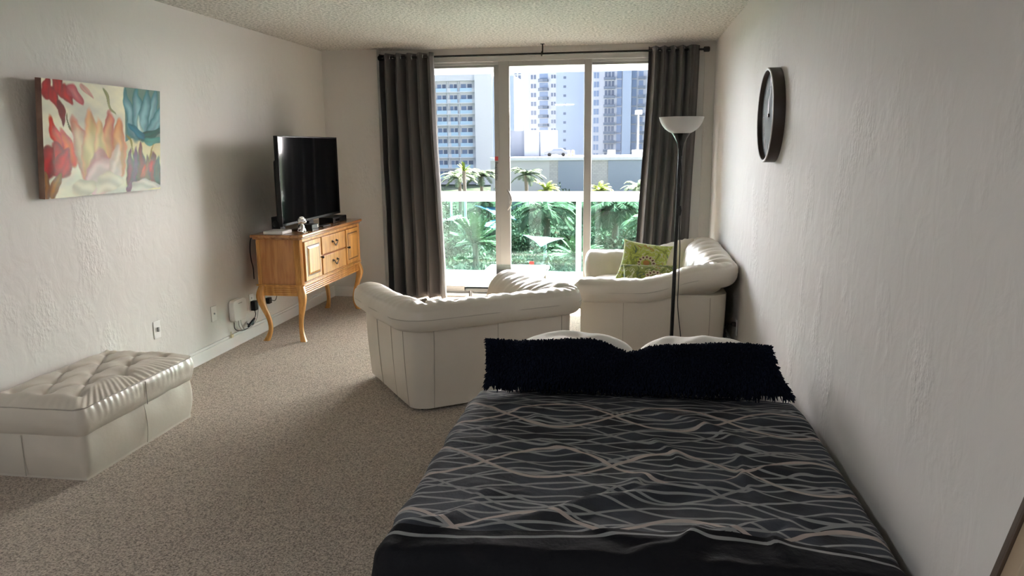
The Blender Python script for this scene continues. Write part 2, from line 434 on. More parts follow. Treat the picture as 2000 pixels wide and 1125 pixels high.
# ------------------------------------------------------------------ balcony
BY = 8.80
struct('floor_balcony', MB().box(-6, 5, YW+.12, BY+.12, -.25, -.03), M_['tile'], smooth=False)
struct('ceiling_balcony', MB().box(-6, 5, YW+.12, BY+.12, 2.60, 2.8).box(-6, 5, BY-.06, BY+.12, 2.335, 2.60), M_['white_out'], smooth=False)
struct('wall_facade', MB().box(-6, XL-.15, YW-.1, YW+.17, -.2, 2.8).box(XR+.15, 5, YW-.1, YW+.17, -.2, 2.8).box(-6, 5, YW-.02, YW+.12, 2.64, 2.8), M_['white_out'], smooth=False)
bal = thing('balcony_railing', (-.6, BY, -.03), 'white metal balcony railing with blue-green glass panels outside the sliding doors', 'railing')
MB().box(-6, 5, BY-.035, BY+.045, .905, .985).build('top_rail', M_['white_out'], bal, bevel=.012)
MB().box(-6, 5, BY-.02, BY+.03, .875, .905).build('under_rail', M_['white_out'], bal, smooth=False)
MB().box(-6, 5, BY-.025, BY+.025, -.015, .045).build('bottom_rail', M_['white_out'], bal, bevel=.004)
posts = [-5.4, -3.92, -2.25, -.58, 1.09, 2.76, 4.4]
for x in posts: MB().box(x-.03, x+.03, BY-.03, BY+.03, -.03, .88).build('post', M_['white_out'], bal, bevel=.004)
for a, b_ in zip(posts[:-1], posts[1:]):
    MB().box(a+.03, b_-.03, BY-.004, BY+.004, .045, .875).build('glass_panel', M_['rail_glass'], bal, smooth=False)

# ------------------------------------------------------------------ curtains and rod
ROD_Y, ROD_Z = 7.275, 2.352
rod = thing('curtain_rod', (-.82, ROD_Y, 2.35), 'long thin black curtain rod above the sliding glass doors', 'curtain rod')
MB().tube([(-2.36, ROD_Y, ROD_Z), (.63, ROD_Y, ROD_Z)], .0095, 14).build('rod_tube', M_['blackm'], rod)
for x, s in ((-2.36, -1), (.63, 1)):
    R = Matrix.Rotation(s*PI/2, 4, 'Y')
    MB().lathe([(.010, 0), (.022, .004), (.024, .014), (.024, .050), (.017, .058), (0, .060)], (x, ROD_Y, ROD_Z), 20, R).build('finial', M_['blackm'], rod)
MB().box(-.832, -.820, ROD_Y-.006, ROD_Y+.006, 2.362, H).tube([(-.834, ROD_Y+.02*math.cos(a), ROD_Z+.02*math.sin(a)) for a in np.linspace(0, 2*PI, 17)[:-1]], .004, 6, closed=True).box(-.845, -.807, ROD_Y-.02, ROD_Y+.02, H-.004, H).build('ceiling_bracket', M_['blackm'], rod)
def curtain(xt0, xt1, xb0, xb1, n, label, flat_right=0, seed=0):
    r = thing('curtain', ((xb0+xb1)/2, ROD_Y, .02), label, 'curtain', 'charcoal curtains at the sliding doors')
    rng = random.Random(seed); ph = [rng.uniform(-.25, .25) for _ in range(40)]; am = [rng.uniform(.8, 1.15) for _ in range(40)]
    def fn(a, b):
        z = .022+(2.388-.022)*b
        q = sm(0, 1, 1-b)
        x0 = xt0+(xb0-xt0)*q; x1 = xt1+(xb1-xt1)*q
        if flat_right: a2 = a/(1-flat_right) if a < (1-flat_right) else 1
        else: a2 = a
        k = a2*n; i = int(k); drift = .25*math.sin(1.6*z+i)*(1-b)
        A = .060*am[i]*(1+.25*(1-b))
        y = math.sin(2*PI*k+drift*.6); y = A*math.copysign(abs(y)**.75, y)
        if flat_right and a > 1-flat_right: y = A*math.sin(2*PI*n+drift*.6)*(1-(a-1+flat_right)/flat_right)+.012*math.sin(40*a)
        y += .006*math.sin(8*z+5*a)
        x = x0+(x1-x0)*(a+.012*math.sin(4*PI*k+ph[i])+.010*math.sin(2.1*z+i*1.7)*(1-b))
        # gathered folds stay near the rod
        return (x, ROD_Y+y-.004, z)
    m = MB().grid(fn, int(n*26), 48)
    m.build('fabric_panel', M_['curtain'], r, solid=.003, ang=80)
    k = 0
    while k*.5 < n-.1:
        a = (k*.5+.0)/n*(1-flat_right)
        x = xt0+(xt1-xt0)*a
        if k > 0: MB().tube([(x, ROD_Y+.021*math.cos(t), ROD_Z+.021*math.sin(t)) for t in np.linspace(0, 2*PI, 17)[:-1]], .004, 6, closed=True).build('grommet', M_['chrome'], r)
        k += 1
    return r
curtain(-2.405, -1.865, -2.40, -1.80, 5, 'charcoal grommet curtain hanging left of the sliding glass doors, nearer the television', 0, 1)
curtain(.145, .60, .05, .545, 4.75, 'charcoal grommet curtain hanging right of the sliding glass doors, behind the floor lamp', .17, 2)

# ------------------------------------------------------------------ painting
def painting():
    r = thing('painting', (XL+.008, 4.0, 1.264), 'wide glossy canvas painting of red, orange, pink and teal tulips on left wall', 'painting')
    y0, y1, z0, z1, x0, x1 = 3.495, 4.475, 1.265, 1.872, XL+.006, XL+.040
    MB().box(x0, x1, y0, y1, z0, z1).build('canvas', mat('canvas_edge', (.16, .07, .06), .5, var=(7, (.34, .22, .16), .15)), r, smooth=False)
    nu, nv = 240, 152
    U, V = np.meshgrid(np.linspace(0, 1, nu), np.linspace(0, 1, nv), indexing='ij')
    rs = np.random.RandomState(4)
    C = np.zeros((nu, nv, 3)); C[:] = (.80, .78, .70)
    def fbm(f, a): return sum(np.sin(f*(U*math.cos(t)+V*math.sin(t))*k+p)*a/k for k, t, p in ((1, .3, 0), (2.1, 1.3, 2), (3.7, 2.2, 4), (6.3, .9, 1)))
    C += (fbm(9, .05)+fbm(23, .03))[..., None]*np.array([1, .9, .5])
    tl = (U > .655)
    C[tl] = C[tl]*.5+np.array([.62, .55, .32])*.5
    U0, V0 = U.copy(), V.copy()
    def wob(f, p): return sum(np.sin(f*k*(U0*math.cos(t)*1.57+V0*math.sin(t))+p+q)/k for k, t, q in ((1, .4, 0), (1.7, 1.9, 2.2), (3.1, 2.7, 1.1), (5.3, 1.2, 3.3)))
    U = U0+.010*wob(14, 0); V = V0+.016*wob(12, 2)
    def petal(cu, cv, ru, rv, ang, c1, c2, power=2, strength=1):
        ca, sa = math.cos(ang), math.sin(ang)
        du = (U-cu)*1.57; dv = V-cv
        a = (du*ca+dv*sa)/ru; b = (-du*sa+dv*ca)/rv
        b2 = b/np.clip(1-.38*np.clip(a, -1, 1), .3, 2)
        d = np.sqrt(a*a+b2*b2)
        d = d+fbm(31, .03)
        mk = np.clip((1-d)/.16, 0, 1)*strength
        sh = np.clip(d, 0, 1)**power
        st = .5+.5*np.sin(b*5+wob(9, cu*9)*1.6+a*2)
        col = np.array(c1)*(1-sh[..., None])+np.array(c2)*sh[..., None]
        col = col*(.86+.22*st[..., None])
        C[:] = C*(1-mk[..., None])+col*mk[..., None]
    pink1, pink2 = (.72, .62, .50), (.62, .26, .24)
    # top-left red blossoms
    for a in ((.03, .93, .10, .07, 1.2), (.09, .86, .12, .06, -1.2), (.13, .95, .11, .055, -1.0), (.19, .88, .12, .05, -1.1)):
        petal(*a, (.55, .10, .06), (.30, .01, .03))
    petal(.14, .74, .12, .045, -1.35, (.34, .01, .03), (.22, .0, .02))
    petal(.24, .88, .13, .05, -.9, (.62, .30, .32), (.50, .12, .16), strength=.9); petal(.33, .92, .10, .035, -.6, (.66, .45, .42), (.58, .32, .32), strength=.7)
    petal(.21, .62, .13, .010, -1.1, (.22, .20, .05), (.18, .16, .04))
    petal(.52, .86, .15, .015, -1.0, (.50, .50, .36), (.38, .40, .28))
    # centre pale tulip
    petal(.29, .42, .34, .10, 1.9, pink1, pink2, 3); petal(.36, .42, .36, .12, 1.65, (.76, .68, .48), (.70, .42, .34), 3)
    petal(.50, .46, .36, .11, 1.45, (.74, .58, .44), (.60, .22, .24), 2.4); petal(.43, .38, .34, .10, 1.6, (.78, .70, .50), (.72, .50, .40), 3)
    petal(.60, .42, .30, .10, 1.6, (.74, .56, .40), (.64, .32, .24), 3); petal(.42, .22, .22, .17, 1.6, (.62, .42, .46), (.60, .36, .40), 2, .75)
    # left orange and red tulip
    petal(.10, .50, .24, .07, 2.1, (.78, .26, .02), (.48, .08, .01)); petal(.17, .45, .20, .08, 2.0, (.80, .32, .03), (.50, .10, .01))
    petal(.10, .33, .17, .10, 1.9, (.62, .07, .02), (.30, .01, .01)); petal(.14, .30, .16, .09, 1.2, (.70, .14, .04), (.34, .01, .01)); petal(.03, .30, .15, .08, 1.6, (.55, .05, .02), (.26, .0, .01))
    petal(.08, .10, .12, .06, 1.2, (.50, .30, .12), (.34, .18, .08)); petal(.02, .12, .14, .04, 1.6, (.42, .26, .14), (.3, .16, .1))
    petal(.47, .17, .24, .17, .35, (.84, .78, .76), (.72, .52, .54), 3, .9); petal(.57, .30, .20, .10, 1.4, (.84, .80, .76), (.74, .60, .56), 3, .8)  # white-pink petals stand in for window glare on the lower canvas
    petal(.30, .08, .18, .08, .2, (.80, .76, .68), (.70, .64, .56)); petal(.52, .10, .22, .10, .1, (.82, .80, .74), (.74, .70, .62))
    # right: teal tulip over red ones
    b = tl & (V > .50)
    C[b] = C[b]*.25+np.array([.12, .26, .28])*.75
    for a in ((.70, .72, .30, .09, 1.9), (.78, .76, .30, .10, 1.6), (.90, .76, .28, .10, 1.2), (.84, .74, .30, .09, 1.4), (.95, .68, .22, .08, .9)):
        petal(*a, (.42, .56, .60), (.06, .20, .22), 2.2)
    petal(.80, .62, .14, .05, 1.8, (.70, .78, .74), (.30, .45, .46)); petal(.90, .56, .22, .06, .25, (.06, .22, .20), (.02, .12, .12)); petal(.76, .58, .16, .05, 2.7, (.16, .34, .42), (.05, .18, .24))
    petal(.93, .50, .15, .04, .1, (.22, .42, .38), (.08, .24, .24))
    petal(.79, .42, .10, .006, 1.5, (.40, .44, .30), (.3, .34, .2)); petal(.91, .38, .12, .014, 1.1, (.46, .32, .06), (.34, .24, .05)); petal(.70, .44, .14, .012, -1.1, (.40, .36, .16), (.3, .3, .14))
    for a, c in (((.70, .20, .22, .05, 1.6), (.40, .14, .22)), ((.74, .22, .22, .05, 1.5), (.36, .16, .28)), ((.80, .25, .24, .07, 1.6), (.36, .05, .06)), ((.86, .20, .18, .06, 1.5), (.40, .16, .05)),
                 ((.93, .22, .20, .07, 1.5), (.42, .05, .03)), ((.98, .20, .18, .06, 1.6), (.22, .08, .06)), ((.91, .24, .10, .05, 1.4), (.62, .06, .03)), ((.82, .18, .10, .05, 1.4), (.66, .22, .08))):
        petal(*a, c, tuple(q*.45 for q in c))
    petal(.84, .045, .30, .05, 0, (.70, .66, .62), (.66, .60, .58)); petal(.70, .05, .08, .04, 1, (.36, .16, .26), (.3, .12, .2))
    C = np.clip(C, 0.004, .9)**1.6; C = C+(C-C.mean(-1, keepdims=True))*.3; C = np.clip(C, .003, .9)
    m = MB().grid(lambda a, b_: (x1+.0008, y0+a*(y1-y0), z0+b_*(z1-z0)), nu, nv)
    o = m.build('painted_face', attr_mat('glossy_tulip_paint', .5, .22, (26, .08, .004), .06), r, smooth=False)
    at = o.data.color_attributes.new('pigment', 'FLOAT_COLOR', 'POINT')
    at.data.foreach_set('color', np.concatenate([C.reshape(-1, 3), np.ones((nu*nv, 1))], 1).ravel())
    r.rotation_euler = (0, math.radians(5.5), 0)
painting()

# ------------------------------------------------------------------ wall clock
def clock():
    cx, cyy, cz, R = XR, 4.27, 1.657, .245
    r = thing('wall_clock', (XR-.03, cyy, cz-R), 'round wall clock with deep dark brown case and pale dial on right wall', 'clock')
    Rm = Matrix.Rotation(-PI/2, 4, 'Y')            # lathe axis +Z -> -X
    MB().lathe([(R, .001), (R, .055), (R-.004, .060), (R-.014, .060), (R-.018, .052), (R-.018, .034), (0, .034)], (XR, cyy, cz), 72, Rm).build('case', M_['clock_rim'], r)
    MB().lathe([(R-.0005, .0575), (R-.003, .0615), (R-.011, .0615), (R-.0145, .058), (R-.0145, .0585), (R-.0005, .0575)], (XR, cyy, cz), 72, Rm, cap=False).build('bezel', M_['rimlight'], r)
    MB().lathe([(R-.019, .0345), (R-.019, .0365), (0, .0365)], (XR, cyy, cz), 72, Rm).build('dial', M_['clock_face'], r)
    nums = ['XII', 'I', 'II', 'III', 'IIII', 'V', 'VI', 'VII', 'VIII', 'IX', 'X', 'XI']
    mk = MB(); xf = XR-.0375
    def P(rad, a, off=0): # dial seen from -X : right-hand side of viewer is -Y
        return (xf, cyy-(rad*math.sin(a)+off*math.cos(a)), cz+rad*math.cos(a)-off*math.sin(a))
    def bar(p, q, w_):
        p, q = Vector(p), Vector(q); d = (q-p).normalized(); s_ = Vector((1, 0, 0)).cross(d)*w_/2
        v = [p-s_, p+s_, q+s_, q-s_]; mk.add([(*x,) for x in v]+[(x.x-.0006, x.y, x.z) for x in v], [(0, 1, 2, 3), (7, 6, 5, 4), (0, 4, 5, 1), (1, 5, 6, 2), (2, 6, 7, 3), (3, 7, 4, 0)])
    for i, t in enumerate(nums):
        mk = MB()
        a = i*PI/6; wch = {'I': .012, 'V': .022, 'X': .022}; tot = sum(wch[c] for c in t); o = -tot/2
        for c in t:
            w_ = wch[c]
            if c == 'I': bar(P(.150, a, o+w_/2), P(.195, a, o+w_/2), .006)
            if c == 'V': bar(P(.195, a, o+.002), P(.150, a, o+w_/2), .004); bar(P(.195, a, o+w_-.002), P(.150, a, o+w_/2), .004)
            if c == 'X': bar(P(.195, a, o+.002), P(.150, a, o+w_-.002), .004); bar(P(.195, a, o+w_-.002), P(.150, a, o+.002), .004)
            o += w_
        mk.build('numeral', M_['clock_rim'], r, smooth=False)
    h = MB(); xf = XR-.041
    mk = h; bar(P(-.02, -.32), P(.095, -.32), .011); h.build('hour_hand', M_['clock_rim'], r, smooth=False)
    mk = MB(); xf = XR-.043; bar(P(-.025, .30), P(.150, .30), .008); mk.build('minute_hand', M_['clock_rim'], r, smooth=False)
    MB().lathe([(.010, .037), (.010, .046), (0, .047)], (XR, cyy, cz), 20, Rm).build('hub', M_['clock_rim'], r)
clock()

# ------------------------------------------------------------------ sideboard
def sideboard():
    r = thing('sideboard', (-2.69, 6.13, 0), 'honey oak sideboard on curved legs standing against left wall under the television', 'sideboard')
    x0, x1, y0, y1 = -2.875, -2.505, 5.475, 6.78
    z0, z1, zt = .455, .815, .853
    W = M_['wood']
    def slab(e): return [(x0-.0-e, y0-e), (x0-e, y1+e), (x1-.02+e, y1+e), (x1+e, y1-.02+e), (x1+e, y0+.02-e), (x1-.02+e, y0-e)]
    top = MB().prism([(p[0], p[1]) for p in slab(.028)], 2, zt-.024, zt).prism([(p[0], p[1]) for p in slab(.014)], 2, z1, zt-.024)
    top.build('top', M_['woodtop'], r, bevel=.006)
    MB().box(x0+.01, x1-.015, y0+.01, y1-.01, z0, z1).build('carcass', M_['woodside'], r, smooth=False)
    # reeded corner pilasters
    for yc in (y0+.022, y1-.022):
        m = MB()
        for k in range(5):
            m.tube([(x1-.006, yc-.020+k*.010, z0), (x1-.006, yc-.020+k*.010, z1-.004)], .0055, 8)
            m.tube([(x1-.012-k*.010, (y0+.004) if yc < 6 else (y1-.004), z0), (x1-.012-k*.010, (y0+.004) if yc < 6 else (y1-.004), z1-.004)], .0055, 8)
        m.build('reeded_corner', W, r)
    m = MB()
    for k in range(3): m.tube([(x0+.010+k*.010, y0+.004, z0), (x0+.010+k*.010, y0+.004, z1-.004)], .0055, 8)
    m.build('reeded_corner', W, r)
    # front frame rails
    MB().box(x1-.015, x1-.004, y0+.045, y1-.045, z1-.024, z1).box(x1-.015, x1-.004, y0+.045, y1-.045, z0, z0+.014).build('face_frame', W, r, smooth=False)
    # apron with horizontal reeds on front and near side
    m = MB()
    m.box(x0+.02, x1-.012, y0+.012, y0+.028, .368, z0).box(x1-.028, x1-.012, y0+.012, y1-.012, .368, z0).box(x0+.02, x1-.012, y1-.028, y1-.012, .368, z0).box(x0+.01, x0+.022, y0+.012, y1-.012, .368, z0)
    for k in range(5):
        z = .378+k*.016
        m.tube([(x1-.010, y0+.03, z), (x1-.010, y1-.03, z)], .0075, 8)
        if k > 0: m.tube([(x0+.03, y0+.011, z), (x1-.03, y0+.011, z)], .0065, 8)
    m.build('apron', W, r)
    MB().prism(slab(.010), 2, z0-.006, z0+.006).build('waist_moulding', W, r, bevel=.003)
    # doors with raised panel
    def door(ya, yb, knob_y):
        f = x1-.004
        d = MB().box(f-.010, f+.010, ya, yb, z0+.020, z1-.028)
        o = d.build('door', W, r, bevel=.003)
        p = MB(); ya2, yb2, za, zb = ya+.045, yb-.045, z0+.065, z1-.073
        p.box(f+.008, f+.0115, ya2-.010, yb2+.010, za-.010, zb+.010)
        p.build('panel_groove', mat('dark_groove', (.16, .07, .025), .5), o, smooth=False)
        q = MB(); q.add([(f+.0115, ya2, za), (f+.0115, yb2, za), (f+.0115, yb2, zb), (f+.0115, ya2, zb), (f+.019, ya2+.016, za+.016), (f+.019, yb2-.016, za+.016), (f+.019, yb2-.016, zb-.016), (f+.019, ya2+.016, zb-.016)],
                        [(0, 1, 5, 4), (1, 2, 6, 5), (2, 3, 7, 6), (3, 0, 4, 7), (4, 5, 6, 7), (3, 2, 1, 0)])
        q.build('raised_panel', W, o, smooth=False)
        R = Matrix.Rotation(PI/2, 4, 'Y')
        MB().lathe([(.005, 0), (.005, .012), (.011, .018), (.012, .024), (.006, .030), (0, .031)], (f+.010, knob_y, .628), 14, R).build('knob', M_['bronze'], o)
    door(5.545, 5.860, 5.843); door(6.428, 6.735, 6.445)
    def drawer(za, zb):
        f = x1-.004
        o = MB().box(f-.010, f+.010, 5.885, 6.405, za, zb).build('drawer', W, r, bevel=.004)
        zc = (za+zb)/2+.012; m = MB()
        for s in (-1, 1): m.lathe([(.011, 0), (.012, .004), (.005, .008), (.005, .018), (0, .020)], (f+.010, 6.145+s*.045, zc), 12, Matrix.Rotation(PI/2, 4, 'Y'))
        m.tube([(f+.026, 6.145+.045*math.cos(t)*(1-.15*math.sin(t)), zc-.030*math.sin(t)) for t in np.linspace(0, PI, 15)], .0038, 7)
        m.tube([(f+.027, 6.130+.03*t, zc-.030-.006*math.sin(t*PI)) for t in np.linspace(0, 1, 7)], .006, 7)
        m.build('drawer_pull', M_['bronze'], o)
    drawer(.640, z1-.028); drawer(z0+.020, .628)
    # cabriole legs
    key = [(0, 0), (.10, .016), (.22, .026), (.40, .010), (.62, -.018), (.80, -.026), (.92, -.012), (1, .004)]
    hw = [(0, .031), (.10, .032), (.22, .031), (.40, .024), (.62, .0175), (.80, .0155), (.92, .020), (1, .025)]
    ts = np.linspace(0, 1, 24); off = np.interp(ts, *zip(*key)); hf = np.interp(ts, *zip(*hw))
    for _ in range(2): off[1:-1] = (off[:-2]+2*off[1:-1]+off[2:])/4; hf[1:-1] = (hf[:-2]+2*hf[1:-1]+hf[2:])/4
    for lx, ly, dx, dy in ((x0+.033, y0+.033, -1, -1), (x1-.033, y0+.033, 1, -1), (x0+.033, y1-.033, -1, 1), (x1-.033, y1-.033, 1, 1)):
        v = []
        for t, o_, h_ in zip(ts, off, hf):
            for a in range(16):
                an = 2*PI*a/16; c_, s_ = math.cos(an), math.sin(an)
                ex = math.copysign(abs(c_)**.6, c_); ey = math.copysign(abs(s_)**.6, s_)
                v.append((lx+dx*o_+ex*h_, ly+dy*o_+ey*h_, .455*(1-t)))
        n = len(ts)
        f = [(i*16+j, i*16+(j+1) % 16, (i+1)*16+(j+1) % 16, (i+1)*16+j) for i in range(n-1) for j in range(16)]+[tuple(range(16)), tuple((n-1)*16+j for j in range(16))[::-1]]
        MB().add(v, f).build('leg', W, r, ang=60)
sideboard()

# ------------------------------------------------------------------ things on the sideboard
ZT = .853
def television():
    r = thing('television', (-2.66, 6.02, ZT), 'flat black television standing on the oak sideboard', 'television')
    ya, yb, za, zb, xf = 5.43, 6.665, .918, 1.602, -2.625
    MB().box(xf-.032, xf, ya, yb, za, zb).build('bezel_frame', M_['black'], r, bevel=.003)
    MB().box(xf-.075, xf-.03, ya+.05, yb-.05, za+.03, zb-.18).build('rear_housing', M_['black'], r, bevel=.02)
    MB().box(xf-.001, xf+.0012, ya+.010, yb-.010, za+.020, zb-.010).build('screen', M_['gloss'], r, smooth=False)
    MB().box(xf-.04, xf-.015, 5.97, 6.07, ZT+.012, za+.02).build('stand_neck', M_['black'], r, bevel=.004)
    MB().lathe([(.12, 0), (.125, .004), (.12, .010), (.02, .013)], (0, 0, 0), 40).v
    b = MB().lathe([(.5, 0), (.52, .006), (.5, .012), (.1, .014)], (0, 0, 0), 40)
    V = b.v[0]; V[:, 0] = V[:, 0]*.22-2.652; V[:, 1] = V[:, 1]*.52+6.02; V[:, 2] += ZT
    b.build('stand_base', M_['gloss'], r)
television()
tv = bpy.data.objects['television']; tv.rotation_euler.z = math.radians(1.0)
def figurine():
    r = thing('dog_figurine', (-2.535, 5.585, ZT), 'small silver sitting dog figurine at the near corner of the sideboard', 'figurine')
    x, y, z = -2.535, 5.585, ZT
    b = MB()
    b.blob((x, y, z+.040), (.026, .030, .038), 18)
    for s in (-1, 1):
        b.blob((x+.016, y+s*.020, z+.022), (.010, .009, .022), 12); b.blob((x+.024, y+s*.020, z+.005), (.014, .010, .006), 12)
        b.blob((x+.005, y+s*.028, z+.016), (.020, .012, .016), 12)
    b.blob((x-.026, y, z+.020), (.008, .008, .018), 10)
    b.build('body', M_['silver'], r, ang=180)
    h = MB(); h.blob((x+.006, y, z+.098), (.030, .036, .028), 18); h.blob((x+.030, y, z+.090), (.014, .016, .012), 12)
    for s in (-1, 1): h.blob((x+.0, y+s*.036, z+.098), (.012, .009, .022), 12)
    rs = random.Random(3)
    for k in range(40):
        a = rs.uniform(0, 2*PI); t = rs.uniform(.1, 1.6); h.blob((x+.004+.027*math.sin(t)*math.cos(a), y+.033*math.sin(t)*math.sin(a), z+.100+.027*math.cos(t)), .006, 8)
    h.build('head', M_['silver'], r, ang=180)
figurine()
def small_boxes():
    tag(MB().box(-2.80, -2.64, 5.47, 5.64, ZT, ZT+.026).build('modem_box', M_['white_pl'], bevel=.006, seg=3), 'flat white modem box lying on the near end of the sideboard', 'modem')
    r = thing('speaker', (-2.80, 5.75, ZT), 'small black upright speaker behind the near edge of the television', 'speaker')
    MB().box(-2.84, -2.765, 5.70, 5.79, ZT, ZT+.115).build('cabinet', M_['black'], r, bevel=.004)
    MB().lathe([(.026, 0), (.026, .004), (.018, .003), (0, .001)], (-2.8025, 5.70, ZT+.06), 20, Matrix.Rotation(PI/2, 4, 'X')).build('driver', M_['blackm'], r)
    r = thing('cable_box', (-2.60, 6.60, ZT), 'black set-top box at the far end of the sideboard beneath the television', 'set-top box')
    MB().box(-2.72, -2.585, 6.36, 6.68, ZT, ZT+.048).build('housing', M_['black'], r, bevel=.003)
    MB().box(-2.586, -2.5835, 6.41, 6.50, ZT+.014, ZT+.034).build('display_window', M_['gloss'], r, smooth=False)
    MB().box(-2.586, -2.5832, 6.375, 6.385, ZT+.010, ZT+.040).build('silver_strip', M_['chrome'], r, smooth=False)
    r = thing('game_console', (-2.60, 5.82, ZT), 'small black media box beside the silver figurine under the television', 'media box')
    MB().box(-2.60, -2.515, 5.74, 5.87, ZT+.014, ZT+.050).build('housing', M_['black'], r, bevel=.003)
    MB().box(-2.60, -2.515, 5.745, 5.865, ZT, ZT+.014).build('foot_pad', M_['black'], r, smooth=False)
    MB().box(-2.5155, -2.5135, 5.845, 5.862, ZT+.020, ZT+.044).build('button', M_['white_pl'], r, smooth=False)
    tag(MB().box(-2.57, -2.53, 6.00, 6.17, ZT+.0, ZT+.016).build('remote_control', M_['black'], bevel=.005), 'slim black remote control lying in front of the television stand', 'remote')
small_boxes()

# ------------------------------------------------------------------ wall plates, router, cables
def plate(name, x, s, y, z, label, cat, slots):
    r = thing(name, (x, y, z-.057), label, cat)
    MB().box(min(x, x+s*.006), max(x, x+s*.006), y-.036, y+.036, z-.057, z+.057).build('cover_plate', M_['white_pl'], r, bevel=.002)
    m = MB(); f = x+s*.0065
    if slots == 'outlet':
        for dz in (-.022, .022):
            MB().box(min(f, f+s*.0006), max(f, f+s*.0006), y-.008, y+.008, z+dz-.007, z+dz+.007).build('socket_face', M_['grey_pl'], r, smooth=False)
    elif slots == 'toggle': m.box(min(f-.001, f+s*.012), max(f-.001, f+s*.012), y-.006, y+.006, z-.012, z+.016)
    else: m.lathe([(.007, 0), (.007, .006), (0, .006)], (f, y, z), 12, Matrix.Rotation(s*PI/2, 4, 'Y'))
    if slots != 'outlet': m.build({'toggle': 'toggle', 'jack': 'coax_jack'}[slots], M_['grey_pl'], r, smooth=False)
    return r
plate('wall_switch', XL, 1, 4.355, .362, 'white wall plate with small toggle just above the far end of the ottoman', 'wall plate', 'toggle')
plate('coax_plate', XL, 1, 5.035, .318, 'white wall plate with single jack on left wall beside the white router', 'wall plate', 'jack')
plate('power_outlet', XL, 1, 5.60, .300, 'white power outlet on left wall behind the sideboard leg with black adapter', 'outlet', 'outlet')
plate('power_outlet', XR, -1, 5.36, .245, 'white power outlet on right wall beside the loveseat under the clock', 'outlet', 'outlet')
def router():
    r = thing('wifi_router', (XL+.02, 5.335, .2), 'white rounded wifi router mounted on left wall low beside the sideboard', 'router')
    m = MB(); n = 48; prof = []
    for k in range(n):
        a = 2*PI*k/n; c_, s_ = math.cos(a), math.sin(a)
        prof.append((5.337+.098*math.copysign(abs(c_)**.35, c_), .285+.082*math.copysign(abs(s_)**.35, s_)))
    m.prism(prof, 0, XL+.004, XL+.05); m.build('housing', M_['white_pl'], r, bevel=.006, seg=3)
    MB().box(XL+.0485, XL+.0515, 5.31, 5.365, .335, .341).build('logo_mark', M_['grey_pl'], r, smooth=False)
    return r
router()
MB_ = MB().box(XL+.006, XL+.045, 5.575, 5.625, .222, .300)
tag(MB_.build('power_adapter', M_['black'], bevel=.004), 'black power adapter plugged into the outlet behind the sideboard near leg', 'adapter')
tag(MB().box(XL+.006, XL+.04, 5.83, 5.88, .225, .275).build('power_adapter', M_['black'], bevel=.004), 'black power adapter seen beneath the sideboard apron against left wall', 'adapter')
cx_ = XL+.03
def cable(name, pts, r, m, label):
    return tag(MB().tube([tuple(p) for p in cr(pts, 8)], r, 8).build(name, m), label, 'cable')
cable('power_cable', [(cx_, 5.26, .20), (cx_, 5.265, .15), (cx_+.01, 5.30, .125), (cx_+.01, 5.38, .112), (cx_+.015, 5.46, .118), (cx_+.01, 5.50, .135)], .0028, M_['black'], 'thin black cable drooping from the underside of the white router')
tag(MB().tube([(cx_+.01, 5.455, .122), (cx_+.012, 5.50, .140), (cx_+.01, 5.56, .162)], [.010, .012, .009], 10).tube([(cx_+.0, 5.46, .14), (cx_+.02, 5.51, .128), (cx_+.01, 5.55, .150)], .006, 8).build('cable_tie_bundle', M_['black']), 'short black bundled knot of cable hanging below the power adapter', 'cable bundle')
cable('power_cable', [(cx_-.005, 5.60, .224), (cx_, 5.602, .19), (cx_+.005, 5.575, .165), (cx_+.008, 5.56, .158)], .0028, M_['black'], 'short black cable dropping straight from the adapter to the bundled knot')
cable('network_cable', [(cx_, 5.33, .20), (cx_, 5.335, .15), (cx_+.005, 5.37, .115), (cx_+.012, 5.42, .108), (cx_+.01, 5.52, .112), (cx_, 5.62, .155), (cx_-.01, 5.68, .24), (cx_-.01, 5.70, .34)], .0026, M_['grey_pl'], 'grey cable looping from the router up behind the sideboard')
cable('network_cable', [(cx_, 5.36, .20), (cx_, 5.368, .16), (cx_, 5.40, .118), (cx_, 5.43, .1085)], .0026, M_['grey_pl'], 'short grey cable from the router down to the baseboard top')
cable('power_cable', [(cx_, 5.88, .25), (cx_+.01, 5.93, .235), (cx_+.01, 5.97, .27), (cx_, 5.98, .34)], .003, M_['black'], 'black cable curling up from the adapter beneath the sideboard')
cable('power_cable', [(-2.955, 5.62, ZT-.02), (-2.965, 5.58, .80), (-2.955, 5.54, .72), (-2.945, 5.53, .64), (-2.955, 5.57, .57), (-2.97, 5.60, .48)], .004, M_['black'], 'black cable looping down the wall behind the near side of the sideboard')
tag(MB().box(XL+.016, XL+.028, 5.215, 5.245, .088, .112).tube([(XL+.02, 5.22, .105), (XL+.02, 5.225, .135)], .003, 6).build('cable_clip', mat('yellowed_plastic', (.66, .60, .38), .5)), 'tiny yellowed cable clip sitting on the baseboard under the router', 'clip')

